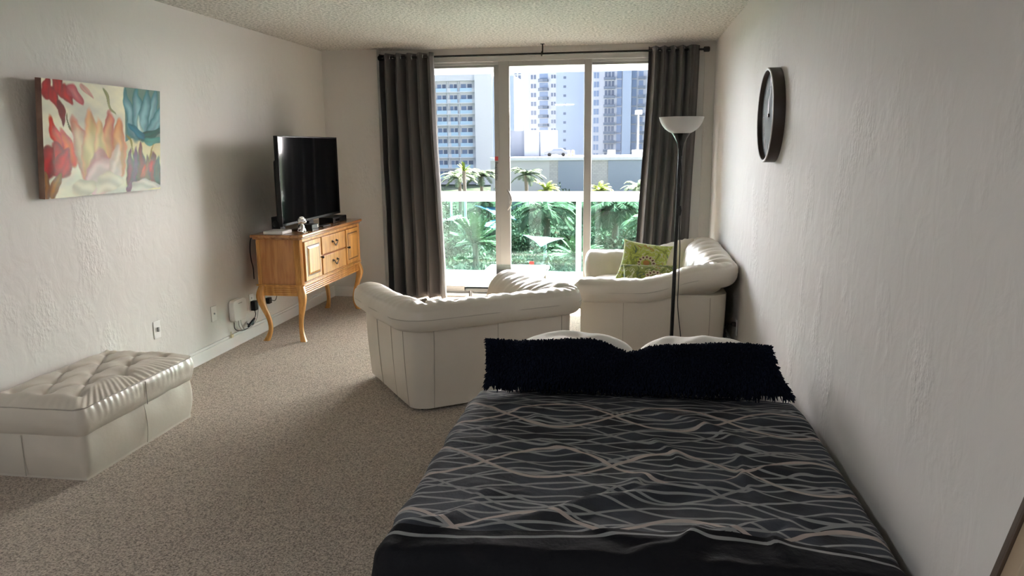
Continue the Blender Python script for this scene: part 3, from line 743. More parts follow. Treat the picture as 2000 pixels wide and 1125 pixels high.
# ------------------------------------------------------------------ ottoman
def ottoman():
    x0, x1, y0, y1 = XL+.02, -2.435, 2.915, 3.83
    r = thing('ottoman', ((x0+x1)/2, (y0+y1)/2, 0), 'cream leather tufted ottoman standing against left wall', 'ottoman')
    cxx, cyy, hx, hy = (x0+x1)/2, (y0+y1)/2, (x1-x0)/2, (y1-y0)/2
    def rr(a, hx_, hy_, rad):
        # rounded-rectangle outline, a in 0..1
        per = [2*(hy_-rad), PI/2*rad, 2*(hx_-rad), PI/2*rad]*2; tot = sum(per); s = a*tot; pos = 0
        segs = [((hx_, -(hy_-rad)), (0, 1)), 0, ((hx_-rad, hy_), (-1, 0)), 1, ((-hx_, hy_-rad), (0, -1)), 2, ((-(hx_-rad), -hy_), (1, 0)), 3]
        for k, L in enumerate(per):
            if s <= pos+L or k == 7:
                t = s-pos
                if k % 2 == 0:
                    (px, py), (dx, dy) = segs[k]; return px+dx*t, py+dy*t, [(1, 0), (0, 1), (-1, 0), (0, -1)][k//2]
                q = k//2; cc = [(hx_-rad, hy_-rad), (-(hx_-rad), hy_-rad), (-(hx_-rad), -(hy_-rad)), (hx_-rad, -(hy_-rad))][q]
                an = q*PI/2+t/rad
                return cc[0]+rad*math.cos(an), cc[1]+rad*math.sin(an), (math.cos(an), math.sin(an))
            pos += L
    def base(a, b):
        z = .012+b*.215; bul = .010*math.sin(PI*b)-.016*(1-b)**2
        x, y, nn = rr(a, hx-.012, hy-.012, .035)
        w_ = .004*noise.noise(Vector((x*7, y*7, z*5)))+.003*math.sin(26*(x+y)+3*z)*sm(.2, 1, b)
        return cxx+x+nn[0]*(bul+w_), cyy+y+nn[1]*(bul+w_), z
    m = MB().grid(base, 260, 14, cu=True)
    m.box(x0+.03, x1-.03, y0+.03, y1-.03, .0, .22)
    m.build('base', M_['leather'], r, ang=70)
    # cushion: side band plus tufted top
    bt = [(-hx+.105+i*.185+(.0 if j % 2 else 0), -hy+.13+j*.165) for j in range(5) for i in range(3)]
    tufts = []
    for j in range(5):
        for i in range(3 if j % 2 == 0 else 2):
            tufts.append((-hx+.12+i*.168+(0 if j % 2 == 0 else .084), -hy+.125+j*.165))
    Z0, Z1 = .222, .352
    def side(a, b):
        x, y, nn = rr(a, hx, hy, .045)
        bul = .018*math.sin(PI*b)**.7-.010*(1-b)
        pl = .0038*math.sin(150*(x+y)+5*noise.noise(Vector((x*9, y*9, 7))))*sm(.25, 1, b)*(1 if nn[0] > .3 or nn[1] > .3 else .25)*(.5+.5*noise.noise(Vector((x*5, y*5, 0))))
        w_ = .005*noise.noise(Vector((x*9, y*9, b*3)))
        return cxx+x+nn[0]*(bul+pl+w_), cyy+y+nn[1]*(bul+pl+w_), Z0+(Z1-Z0)*b
    m = MB().grid(side, 420, 14, cu=True)
    def topf(a, b):
        # b 0 (rim) .. 1 (centre)
        x, y, nn = rr(a, hx, hy, .045)
        s = 1-b; px, py = x*s, y*s
        e = min(1-abs(px)/hx, (1-abs(py)/hy)*hy/hx)
        z = Z1+.045*sm(0, .35, e)**.6
        pl = .0032*math.sin(150*(x+y)+5*noise.noise(Vector((x*9, y*9, 7))))*(1-sm(.02, .42, e))*(1 if (nn[0] > .3 or nn[1] > .3) else .3)*sm(-.02, .03, e)
        d = 0
        for (tx, ty) in tufts:
            q = math.hypot(px-tx, py-ty); d += .042*math.exp(-(q/.024)**1.1)
            # diamond folds towards the neighbours
        for (tx, ty) in tufts:
            for (dx, dy) in ((.084, .165), (-.084, .165)):
                L = math.hypot(dx, dy); ux, uy = dx/L, dy/L
                s1 = (px-tx)*ux+(py-ty)*uy; q = abs(-(px-tx)*uy+(py-ty)*ux)
                if 0 < s1 < L: d += .010*math.exp(-(q/.008)**1.4)*(1 if (tx+dx > -hx+.05 and tx+dx < hx-.05 and ty+dy < hy-.04) else .35)
        z -= d*sm(0, .12, e)
        z += .006*noise.noise(Vector((px*11, py*11, 2)))+pl
        return cxx+px, cyy+py, z
    bs = [0, .01, .02, .035, .05, .07]+list(np.linspace(.09, 1, 58))
    m.grid(topf, 420, 0, cu=True, vs=bs)
    m.build('cushion', M_['leather'], r, ang=180, weld=True)
    # piping seam and stitched seams
    m = MB().tube([(cxx+p[0]+p[2][0]*-.001, cyy+p[1]+p[2][1]*-.001, Z1+.001) for p in (rr(i/180, hx+.001, hy+.001, .045) for i in range(180))], .0028, 6, closed=True)
    for yy in (cyy,): m.tube([(x1+.014-.004*abs(t-.5), yy, Z0+.005+t*(Z1-Z0-.01)) for t in np.linspace(0, 1, 8)], .002, 6).tube([(x1-.010+.010*math.sin(PI*t), yy, .02+t*.2) for t in np.linspace(0, 1, 8)], .002, 6)
    m.tube([(cxx-.04, y0-.0, .02+t*.2) for t in np.linspace(0, 1, 8)], .002, 6)
    m.build('piping', M_['leather_seam'], r)
ottoman()

# ------------------------------------------------------------------ loveseats
def loveseat(label, W, D, loc, rz, hb, ha, ph, seed, tuft_arm=True):
    """local: +y is the back, opening towards -y; W along x."""
    r = thing('loveseat', (*loc, 0), label, 'sofa', 'cream leather loveseats by the window', rz)
    L = M_['leather']; rad0 = .13
    def outline(t, u):
        """t 0..5 along left arm front -> corner -> back -> corner -> right arm front; u offset outwards (negative = inside)."""
        sx_, sy_ = W/2+u, D/2+u; q = max(rad0+u, .02); yf = -D/2
        if t < 1: return (-sx_, yf+(sy_-q-yf)*t), (-1, 0)
        if t < 2:
            a = PI-(t-1)*PI/2; return (-sx_+q+q*math.cos(a), sy_-q+q*math.sin(a)), (math.cos(a), math.sin(a))
        if t < 3: return (-(sx_-q)+(t-2)*2*(sx_-q), sy_), (0, 1)
        if t < 4:
            a = PI/2-(t-3)*PI/2; return (sx_-q+q*math.cos(a), sy_-q+q*math.sin(a)), (math.cos(a), math.sin(a))
        return (sx_, (sy_-q)-((sy_-q)-yf)*(t-4)), (1, 0)
    tt = list(np.linspace(0, 1, 40)[:-1])+list(1+np.linspace(0, 1, 16)[:-1])+list(2+np.linspace(0, 1, 64)[:-1])+list(3+np.linspace(0, 1, 16)[:-1])+list(4+np.linspace(0, 1, 40))
    def hz(t):
        if t < 1: return ha+(hb-ha)*sm(.45, 1.0, t)*.8
        if t < 2: return ha+(hb-ha)*(.8+.2*(t-1))
        if t < 3: return hb
        if t < 4: return hb-(hb-ha)*.2*(t-3)
        return hb-(hb-ha)*(.2+.8*sm(0, .55, t-4))
    # base shell panels
    def shell(i, b):
        t = tt[i]
        z = .022+b*(ph-.022)
        inset = .026*(1-b)**2
        (x, y), nn = outline(t, -inset-.002+.004*noise.noise(Vector((t*2, b*2, seed))))
        return x, y, z
    n = len(tt)
    m = MB(); v = [shell(i, b) for i in range(n) for b in np.linspace(0, 1, 10)]
    v2 = []
    for i in range(n):
        for b in np.linspace(0, 1, 10):
            (x, y), _ = outline(tt[i], -.15); v2.append((x, y, .022+b*(ph-.022)))
    f = [(i*10+j, (i+1)*10+j, (i+1)*10+j+1, i*10+j+1) for i in range(n-1) for j in range(9)]
    N = n*10
    f += [(N+i*10+j, N+i*10+j+1, N+(i+1)*10+j+1, N+(i+1)*10+j) for i in range(n-1) for j in range(9)]
    f += [(i*10, N+i*10, N+(i+1)*10, (i+1)*10) for i in range(n-1)]+[(i*10+9, (i+1)*10+9, N+(i+1)*10+9, N+i*10+9) for i in range(n-1)]
    for i in (0, n-1): f += [(i*10+j, i*10+j+1, N+i*10+j+1, N+i*10+j) for j in range(9)]
    m.add(v+v2, f); m.build('outer_panels', L, r, ang=60, local=True)
    # dark glides / plinth
    MB().box(-W/2+.09, W/2-.09, -D/2+.06, D/2-.09, 0, .03).build('plinth', M_['black'], r, smooth=False, local=True)
    # vertical seams in the panels
    for t in (.5, 1.0, 1.93, 2.5, 2.98, 3.95, 4.0+.28, 4.66):
        pts = []
        for b in np.linspace(0, 1, 8):
            (x, y), nn = outline(t, -.026*(1-b)**2-.001); pts.append((x, y, .022+b*(ph-.04)))
        MB().tube(pts, .0022, 6).build('seam', M_['leather_seam'], r, local=True)
    # padded roll: section in (u, v), v measured down from the top
    sec = cr([(-.02, -.165), (.035, -.160), (.066, -.125), (.070, -.075), (.050, -.025), (.005, -.002), (-.06, .0), (-.125, -.022), (-.185, -.075), (-.215, -.15), (-.225, -.24)], 5)
    K = len(sec); rs = random.Random(seed)
    v = []; full = sec+[np.array((-.20, -.26)), np.array((-.10, -.24)), np.array((-.04, -.20))]
    KK = len(full)
    cap = [.0, .3, .55, .78, .93]
    rows = [(0, -s, c_) for s, c_ in zip((.055, .050, .038, .022, .010), (.25, .55, .78, .92, .98))]+[(t, 0, 1) for t in tt]+[(5, s, c_) for s, c_ in zip((.010, .022, .038, .050, .055), (.98, .92, .78, .55, .25))]
    arc_len = [0]
    for i in range(1, len(tt)):
        p, _ = outline(tt[i], 0); q, _ = outline(tt[i-1], 0); arc_len.append(arc_len[-1]+math.hypot(p[0]-q[0], p[1]-q[1]))
    total = arc_len[-1]; tl = [i*.19+.12 for i in range(int(total/.19))]
    for ri, (t, push, sc) in enumerate(rows):
        H_ = hz(t); idx = min(max(ri-5, 0), n-1); s_ = arc_len[idx]
        corner = math.exp(-((s_-(D-.1))/.16)**2)+math.exp(-((s_-(total-D+.1))/.16)**2)
        for k, (u, vv) in enumerate(full):
            cu, cv = -.07, -.13
            uu = cu+(u-cu)*sc; v_ = cv+(vv-cv)*sc
            (x, y), nn = outline(t, uu)
            y += -abs(push) if push else 0
            w_ = 0
            if k < K:
                g = k/(K-1)
                # gathers: fine pleats on the crown, deeper at corners
                ple = math.sin(s_*95+3*math.sin(s_*7)+4*g)
                w_ += (.0022+.0045*corner)*ple*sm(.30, .55, g)*(1-sm(.85, 1, g))
                w_ += .010*noise.noise(Vector((s_*5, g*4, seed)))*sm(0, .3, g)
                # tuft buttons along the inside
                for q in tl:
                    for gv, off in ((.62, 0), (.86, .095)):
                        dd = math.hypot(s_-q-off, (g-gv)*.42); w_ -= (.030 if (1.5 < t < 3.5 or gv > .7) else .010)*math.exp(-(dd/.030)**1.5)
                # seam groove on the outside
                w_ -= .004*math.exp(-((g-.40)/.012)**2)
            x += nn[0]*w_*(1 if g < .45 else -.3) if k < K else 0
            y += nn[1]*w_*(1 if g < .45 else -.3) if k < K else 0
            v.append((x, y, H_+v_+(w_ if k < K and g > .3 else 0)))
    R_ = len(rows)
    f = [(i*KK+k, i*KK+(k+1) % KK, (i+1)*KK+(k+1) % KK, (i+1)*KK+k) for i in range(R_-1) for k in range(KK)]+[tuple(range(KK))[::-1], tuple((R_-1)*KK+k for k in range(KK))]
    MB().add(v, f).build('padded_roll', L, r, ang=180, local=True)
    pp = []
    for t in tt[::2]:
        (x, y), nn = outline(t, .0705); pp.append((x, y, hz(t)-.088))
    MB().tube(pp, .0022, 6).build('roll_seam', M_['leather_seam'], r, local=True)
    # tufted inner back/arm wall below the roll
    def inner(a, b):
        t = a*5; (x, y), nn = outline(min(t, 4.9999), -.20-.02*b)
        z = .34+(hz(t)-.20-.34)*b
        return x, y, z
    MB().grid(inner, 60, 8).build('inner_lining', L, r, local=True, solid=.01, ang=60)
    # seat deck and two cushions
    MB().box(-W/2+.14, W/2-.14, -D/2+.02, D/2-.14, .03, .30).build('seat_deck', L, r, local=True, bevel=.03, seg=4)
    half = (W-.42)/2
    for s in (-1, 1):
        c = MB(); cx0 = s*half/2
        def cush(a, b, cx0=cx0):
            th = a*2*PI; ph_ = (b-.5)*PI
            ex = lambda q, p: math.copysign(abs(q)**p, q)
            x = cx0+half/2*1.0*ex(math.cos(ph_), .35)*ex(math.cos(th), .28)
            y = -.10+(D/2-.13)*ex(math.cos(ph_), .35)*ex(math.sin(th), .28)
            z = .365+.072*ex(math.sin(ph_), .75)
            return x, y, z
        c.grid(cush, 64, 24, cu=True); c.build('seat_cushion', L, r, local=True, ang=180)
    return r
c35 = math.radians(215.5)
loveseat('cream leather loveseat with its back to the bed, nearer the television', 1.10, .88, (-1.006, 4.631), c35, .655, .635, .555, 1)
loveseat('cream leather loveseat against right wall, holding the green cushions', 1.50, 1.00, (.175, 5.93), -PI/2, .735, .605, .50, 2)

# ------------------------------------------------------------------ cushions on the far loveseat
def cushion_mat(name, base, alt):
    m, n, l, b = nt(name); b.inputs['Roughness'].default_value = .8; b.inputs['Sheen Weight'].default_value = .3
    t = n.new('ShaderNodeTexCoord'); x = n.new('ShaderNodeTexNoise'); x.inputs['Scale'].default_value = 11; x.inputs['Detail'].default_value = 3; x.inputs['Distortion'].default_value = 1.6
    l.new(t.outputs['Object'], x.inputs['Vector'])
    r = n.new('ShaderNodeValToRGB'); r.color_ramp.interpolation = 'CONSTANT'; e = r.color_ramp.elements
    e[0].position = 0; e[0].color = (.05, .10, .10, 1); e[1].position = .34; e[1].color = (*alt, 1)
    for p, c in ((.43, base), (.56, (.50, .52, .36)), (.60, base), (.66, (.34, .18, .03)), (.71, (.30, .38, .40))):
        q = e.new(p); q.color = (*c, 1)
    l.new(x.outputs['Fac'], r.inputs[0]); l.new(r.outputs[0], b.inputs['Base Color'])
    return m
def pillow_mesh(w_, h_, th, pinch=.10, nz=.004, seed=0, n=40, m_=40):
    v = []; faces = []
    for side in (1, -1):
        for i in range(n):
            for j in range(m_):
                a = -1+2*i/(n-1); b = -1+2*j/(m_-1)
                x = a*w_/2*(1-pinch*(1-b*b)*abs(a)**2); y = b*h_/2*(1-pinch*(1-a*a)*abs(b)**2)
                e = max(0, (1-abs(a)**2.2)*(1-abs(b)**2.2))
                z = side*th/2*e**.5+nz*noise.noise(Vector((x*9, y*9, seed+side)))*e*3
                v.append((x, y, z))
    N = n*m_
    for s in (0, 1):
        for i in range(n-1):
            for j in range(m_-1):
                q = (s*N+i*m_+j, s*N+(i+1)*m_+j, s*N+(i+1)*m_+j+1, s*N+i*m_+j+1); faces.append(q if s == 0 else q[::-1])
    return np.array(v), faces
def cushion(name, size, loc, rot, m, label, flower):
    r = thing(name, loc, label, 'cushion', 'green floral cushions on the far loveseat')
    r.rotation_euler = (Matrix.Rotation(rot[2], 3, 'Z') @ Matrix.Rotation(rot[0], 3, 'X') @ Matrix.Rotation(rot[1], 3, 'Z')).to_euler()
    v, f = pillow_mesh(*size)
    b = MB().add(v, f); b.build('cover', m, r, local=True, ang=180, weld=True)
    # embroidered flower with petals of brown dots
    fx, fy = flower; z0 = size[2]/2
    def zz(x, y):
        a, b_ = x/(size[0]/2), y/(size[1]/2); return z0*max(0, (1-abs(a)**2.2)*(1-abs(b_)**2.2))**.5+.0022
    pm = MB(); dm = MB()
    def disc(M, x, y, rx, ry, an, lift, sg=14):
        c_, s_ = math.cos(an), math.sin(an)
        P = [(x, y, zz(x, y)+lift)]+[(x+rx*math.cos(q)*c_-ry*math.sin(q)*s_, y+rx*math.cos(q)*s_+ry*math.sin(q)*c_, 0) for q in np.linspace(0, 2*PI, sg+1)[:-1]]
        P = [P[0]]+[(p[0], p[1], zz(p[0], p[1])+lift) for p in P[1:]]
        M.add(P, [(0, i+1, (i+1) % sg+1) for i in range(sg)])
    for k in range(13):
        a = 2*PI*k/13+.2; px, py = fx+.058*math.cos(a), fy+.052*math.sin(a)
        disc(pm, px, py, .020, .014, a, .0008); disc(dm, px, py, .010, .007, a, .0016)
    pm.build('petals', mat('cream_thread', (.52, .46, .32), .8), r, local=True, smooth=False)
    dm.build('petal_dots', mat('brown_thread', (.12, .05, .03), .8), r, local=True, smooth=False)
    cm = MB(); disc(cm, fx, fy+.004, .026, .022, 0, .0006, 20); cm.build('flower_centre', mat('ochre_thread', (.42, .20, .06), .8), r, local=True, smooth=False)
    lm = MB()
    for k, s in ((0, -.10), (1, -.085)): disc(lm, fx+s, fy-.01+k*.02, .010, .032, .25-.5*k, .0008)
    lm.build('leaf_motif', mat('teal_thread', (.05, .11, .13), .8), r, local=True, smooth=False)
    return r
cushion('square_cushion', (.40, .38, .15, .12), (.12, 6.02, .585), (math.radians(56), math.radians(-8), math.radians(-6)), cushion_mat('lime_floral', (.36, .42, .07), (.20, .24, .04)),
        'square lime green floral cushion leaning upright on the far loveseat', (.03, -.03))
cushion('lumbar_cushion', (.42, .24, .12, .08), (.16, 5.80, .500), (math.radians(58), 0, math.radians(-4)), cushion_mat('olive_floral', (.20, .24, .05), (.09, .12, .03)),
        'narrow darker green floral lumbar cushion lying in front of the square cushion', (.04, -.02))

# ------------------------------------------------------------------ glass coffee table
def coffee_table():
    r = thing('coffee_table', (-1.01, 6.45, 0), 'glass coffee table between the loveseats in front of the sliding doors', 'table')
    x0, x1, y0, y1, z = -1.30, -.735, 5.85, 7.05, .40
    MB().box(x0, x1, y0, y1, z-.010, z).build('glass_top', M_['table_glass'], r, bevel=.003)
    MB().box(x0+.0, x1-.0, y0, y0+.012, z-.03, z-.011).box(x0, x1, y1-.012, y1, z-.03, z-.011).box(x0, x0+.012, y0, y1, z-.03, z-.011).box(x1-.012, x1, y0, y1, z-.03, z-.011).build('top_frame', M_['white_pl'], r, smooth=False)
    for x in (x0+.04, x1-.04):
        for y in (y0+.05, y1-.05): MB().tube([(x, y, 0), (x, y, z-.011)], .014, 12).build('leg', M_['chrome'], r)
coffee_table()

# ------------------------------------------------------------------ floor lamp
def lamp():
    bx, by = .283, 4.90
    r = thing('floor_lamp', (bx, by, 0), 'tall black torchiere floor lamp with frosted bowl shade between bed and loveseat', 'floor lamp')
    tx = .308
    def at(z): t = z/1.62; return (bx+(tx-bx)*t, by, z)
    MB().lathe([(.135, 0), (.138, .012), (.125, .024), (.03, .030), (.016, .045)], (bx, by, 0), 48).build('base', M_['blackm'], r)
    MB().tube([at(z) for z in np.linspace(.03, 1.45, 12)], [.0125]*6+[.0115]*6, 14).build('pole', M_['blackm'], r)
    MB().lathe([(.0125, 1.44), (.015, 1.48), (.024, 1.52), (.040, 1.552), (.056, 1.578), (.050, 1.58), (.01, 1.56)], (tx, by, 0), 40).build('cup', M_['blackm'], r)
    prof = [(.050, 1.576), (.075, 1.588), (.100, 1.606), (.118, 1.628), (.130, 1.652), (.138, 1.677), (.135, 1.677), (.127, 1.653), (.115, 1.631), (.097, 1.610), (.072, 1.592), (.0, 1.584)]
    MB().lathe(prof, (tx, by, 0), 56).build('lamp_shade', M_['frost'], r)
    p = at(1.105); MB().tube([(p[0]+.012, by-.012, 1.07), (p[0]+.014, by-.012, 1.10), (p[0]+.012, by-.012, 1.13)], [.009, .013, .009], 12).build('inline_switch', M_['black'], r)
    cb = [(p[0]+.012, by-.012, 1.42), (p[0]+.016, by-.016, 1.3), (p[0]+.012, by-.012, 1.13), (p[0]+.012, by-.014, 1.06), (p[0]+.022, by-.016, .85), (p[0]+.020, by-.014, .62), (p[0]+.020, by-.02, .48), (p[0]+.045, by-.03, .27), (p[0]+.05, by-.04, .10), (p[0]+.08, by+.0, .006), (.50, 5.02, .006), (.705, 5.10, .006)]
    MB().tube([tuple(q) for q in cr(cb, 8)], .003, 8).build('cord', M_['black'], r)
    c2 = [(XR-.03, 5.355, .265), (XR-.07, 5.34, .262), (XR-.085, 5.30, .20), (XR-.08, 5.27, .10), (XR-.075, 5.20, .008), (.705, 5.10, .006)]
    MB().box(XR-.032, XR-.0075, 5.335, 5.375, .252, .278).tube([tuple(q) for q in cr(c2, 8)], .0035, 8).build('plug', M_['black'], r)
lamp()

# ------------------------------------------------------------------ bed
def bed():
    x0, x1, y0, y1 = -.60, .70, 1.80, 3.66
    r = thing('bed', ((x0+x1)/2, (y0+y1)/2, 0), 'low double bed with pale mattress standing along right wall', 'bed')
    MB().box(x0+.02, x1-.01, y0+.02, y1-.02, .08, .22).build('bed_base', mat('dark_bed_base', (.05, .05, .055), .9), r, bevel=.01)
    for x in (x0+.08, x1-.08):
        for y in (y0+.1, y1-.1): MB().lathe([(.022, 0), (.028, .08)], (x, y, 0), 16).build('leg', M_['black'], r)
    MB().box(x0, x1, y0, y1, .22, .415).build('mattress', M_['mattress'], r, bevel=.04, seg=5)
    def sh(a, b):
        # fitted sheet over the head end
        x = x0-.012+(x1-x0+.020)*a; y = 3.02+(y1+.010-3.02)*b
        e = min(a, 1-a)*1.3; z = .424-.10*(1-sm(0, .06, e))-.16*(1-sm(0, .10, 1-b))
        z += .005*noise.noise(Vector((x*8, y*8, 0)))
        return x, y, z
    MB().grid(sh, 80, 40).build('fitted_sheet', M_['sheet'], r, ang=180, solid=.006)
bed()
def duvet():
    xa, xb, ya, yb = -.62, .675, 1.83, 3.20         # edges of the flat top
    zt = .452; rs = random.Random(5)
    folds = [ # (x0,y0,x1,y1,height,width) crisp creases across the cover
        (.36, 2.33, .02, 2.16, .016, .020), (.02, 2.16, -.36, 1.96, .015, .020), (.62, 2.10, .22, 1.98, .015, .018), (.22, 1.98, .05, 1.84, .015, .018),
        (-.05, 2.18, .10, 2.30, .013, .018), (.25, 2.80, .45, 2.62, .014, .022), (.10, 2.95, .32, 2.76, .010, .020), (-.45, 2.02, -.62, 1.90, .012, .02),
        (-.35, 2.55, -.15, 2.50, .008, .02), (-.50, 2.95, -.30, 2.78, .008, .025), (.42, 2.40, .62, 2.44, .010, .018), (-.2, 2.42, .05, 2.46, .008, .02),
        (.12, 2.62, .18, 2.40, .010, .014), (.36, 2.58, .40, 2.24, .010, .013), (-.10, 1.95, .20, 1.90, .010, .02), (.45, 2.05, .40, 1.90, .010, .015), (-.30, 2.18, -.45, 2.12, .008, .018)]
    def fh(x, y):
        h = 0
        for (ax, ay, bx, by, hh, ww) in folds:
            dx, dy = bx-ax, by-ay; L = math.hypot(dx, dy); ux, uy = dx/L, dy/L
            s_ = ((x-ax)*ux+(y-ay)*uy)/L; q = -(x-ax)*uy+(y-ay)*ux+.018*math.sin(s_*6+ax*9)
            if -.3 < s_ < 1.3:
                fade = sm(-.3, .25, s_)*(1-sm(.75, 1.3, s_))
                h += hh*1.25*fade*(math.exp(-(q/ww)**2) if q < 0 else math.exp(-(q/(ww*2.2))**2))
        h += .009*noise.noise(Vector((x*4.5, y*6, 1)))+.004*noise.noise(Vector((x*13, y*17, 3)))
        return h
    def drop(d, R=.055):
        """distance past the edge -> (outward, down)"""
        if d <= 0: return 0, 0
        if d < R*PI/2: a = d/R; return R*math.sin(a), R*(1-math.cos(a))
        return R+(d-R*PI/2)*.16, R+(d-R*PI/2)*.985
    U = np.concatenate([np.linspace(xa-.34, xa, 26)[:-1], np.linspace(xa, xb, 150), np.linspace(xb, xb+.20, 16)[1:]])
    Vv = np.concatenate([np.linspace(ya-.34, ya, 26)[:-1], np.linspace(ya, yb, 170)])
    def P(u, v_):
        dx = max(0, xa-u); dxr = max(0, u-xb); dy = max(0, ya-v_)
        x = min(max(u, xa), xb); y = max(v_, ya)
        h = fh(u, v_)
        if dx > 0 and dy > 0:
            d = math.hypot(dx, dy); o, dn = drop(d*.92); o *= .94
            x -= o*dx/d; y -= o*dy/d; z = zt-dn
        elif dxr > 0 and dy > 0:
            d = math.hypot(dxr, dy); o, dn = drop(d); x += min(o*dxr/d, .068); y -= o*dy/d; z = zt-dn
        elif dx > 0: o, dn = drop(dx); x -= o; z = zt-dn
        elif dxr > 0: o, dn = drop(dxr, .045); x += min(o, .060); z = zt-dn
        elif dy > 0: o, dn = drop(dy); y -= o; z = zt-dn
        else: z = zt
        hang = min(1, (dx+dy)/.15)
        x -= (.016*math.sin(v_*19)+.010*math.sin(v_*31+1))*min(1, dx/.2); y -= .018*math.sin(u*17)*min(1, dy/.2)
        z += h*(1-.6*min(1, (dx+dy+dxr)/.15))
        z -= .02*sm(.86, 1, (v_-ya)/(yb-ya))
        z += .010*math.cos((x-.03)*PI/1.3)*(1 if dy == 0 else .5)
        return min(x, XR-.012), y, max(z, .03)
    m = MB().grid(P, 0, 0, us=U, vs=Vv)
    o = m.build('duvet', M_['duvet'], ang=180)
    uvl = o.data.uv_layers.new(name='UVMap')
    nv = len(Vv); idx = np.zeros(len(o.data.loops), int); o.data.loops.foreach_get('vertex_index', idx)
    uu = U[idx//nv]; vv = Vv[idx % nv]-1.70
    uvl.data.foreach_set('uv', np.stack([uu, vv], 1).ravel())
    q = o.modifiers.new('thick', 'SOLIDIFY'); q.thickness = .02; q.offset = -1
    tag(o, 'charcoal duvet patterned with grey and pink wavy lines spread over the bed', 'duvet')
duvet()
def bed_pillow(loc, rz, tilt, label, seed):
    r = MB(); v, f = pillow_mesh(.58, .38, .24, -.0, .010, seed)
    a_, b_ = v[:, 0]/.29, v[:, 1]/.19; v[:, 0] *= 1-.16*abs(b_)**3; v[:, 1] *= 1-.22*abs(a_)**3
    o = r.add(v, f).build('bed_pillow', M_['pillow'], ang=180, weld=True)
    o.location = loc; o.rotation_euler = (tilt, 0, rz)
    for vt in o.data.vertices: pass
    tag(o, label, 'pillow', 'white pillows at the head of the bed')
bed_pillow((-.245, 3.44, .386), .03, math.radians(16), 'white pillow behind the shaggy bolster, on the side nearer the television', 1)
bed_pillow((.33, 3.44, .392), -.03, math.radians(16), 'white pillow behind the shaggy bolster, on the side nearer right wall', 2)
def bolster():
    r = thing('shaggy_bolster', (0, 3.14, .47), 'long navy black shaggy bolster pillow standing across the bed', 'bolster')
    cxb, w_, hh, th = -.010, 1.20, .200, .15
    y_c = 3.17; z_c = .572; tilt = math.radians(14)
    rs = np.random.RandomState(7)
    def surf(a, b, s):
        """a,b in -1..1, s side (+1 faces the foot end / camera)"""
        x = a*w_/2*(1-.02*(1-b*b)); zz_ = b*hh/2
        e = max(0, (1-abs(a)**5)*(1-abs(b)**2.6))**.5
        yy = -s*th/2*e
        sag = .042*math.exp(-((a-.02)/.14)**2)*(b+1)/2+.008*math.sin(a*6)*(b+1)/2
        flare = 1+.16*(1-b)/2*max(0, a)
        zz_ -= sag
        X = cxb+x*flare; Y = y_c+yy*math.cos(tilt)+zz_*math.sin(tilt); Z = z_c+zz_*math.cos(tilt)+yy*math.sin(tilt)*-.5
        return np.array((X, Y, Z))
    v = []; f = []; n, k = 60, 18
    for s in (1, -1):
        for i in range(n):
            for j in range(k): v.append(surf(-1+2*i/(n-1), -1+2*j/(k-1), s))
    N = n*k
    for s in (0, 1):
        for i in range(n-1):
            for j in range(k-1): f.append((s*N+i*k+j, s*N+(i+1)*k+j, s*N+(i+1)*k+j+1, s*N+i*k+j+1))
    MB().add(v, f).build('bolster_core', M_['shag'], r, ang=180, weld=True)
    V = []; F = []; cnt = 0
    def strand(p, nrm, L, R):
        nonlocal cnt
        d = nrm+rs.normal(0, .42, 3); d /= np.linalg.norm(d)
        a = np.cross(d, (0, 0, 1.)); 
        if np.linalg.norm(a) < .1: a = np.cross(d, (1., 0, 0))
        a /= np.linalg.norm(a); b = np.cross(d, a); droop = np.array((0, 0, -.35*L))
        for t, rr_ in ((0, R), (.55, R*1.1), (1, R*.45)):
            c = p+d*L*t+droop*t*t
            for q in range(5):
                an = 2*PI*q/5; V.append(c+rr_*(math.cos(an)*a+math.sin(an)*b))
        for s in range(2):
            for q in range(5): F.append((cnt+s*5+q, cnt+s*5+(q+1) % 5, cnt+(s+1)*5+(q+1) % 5, cnt+(s+1)*5+q))
        F.append(tuple(cnt+10+q for q in range(5))); cnt += 15
    for i in range(9500):
        s = 1 if rs.rand() < .72 else -1
        a = rs.uniform(-1, 1); b = rs.uniform(-1, 1)
        if rs.rand() < .25: b = 1-abs(rs.normal(0, .06))
        elif rs.rand() < .08: a = math.copysign(1-abs(rs.normal(0, .01)), rs.uniform(-1, 1))
        a = max(-1, min(1, a)); b = max(-1, min(1, b))
        p = surf(a, b, s)
        nn = np.array((max(0, abs(a)-.93)*math.copysign(12, a), -s*(1-b*b)*1.0, b*abs(b)*.9+.05)); nn = nn/(np.linalg.norm(nn)+1e-6)
        strand(p, nn, rs.uniform(.012, .024), rs.uniform(.0026, .0042))
    me = MB().add(V, F); me.build('shag_pile', M_['shag'], r, ang=180, kind='stuff')
bolster()

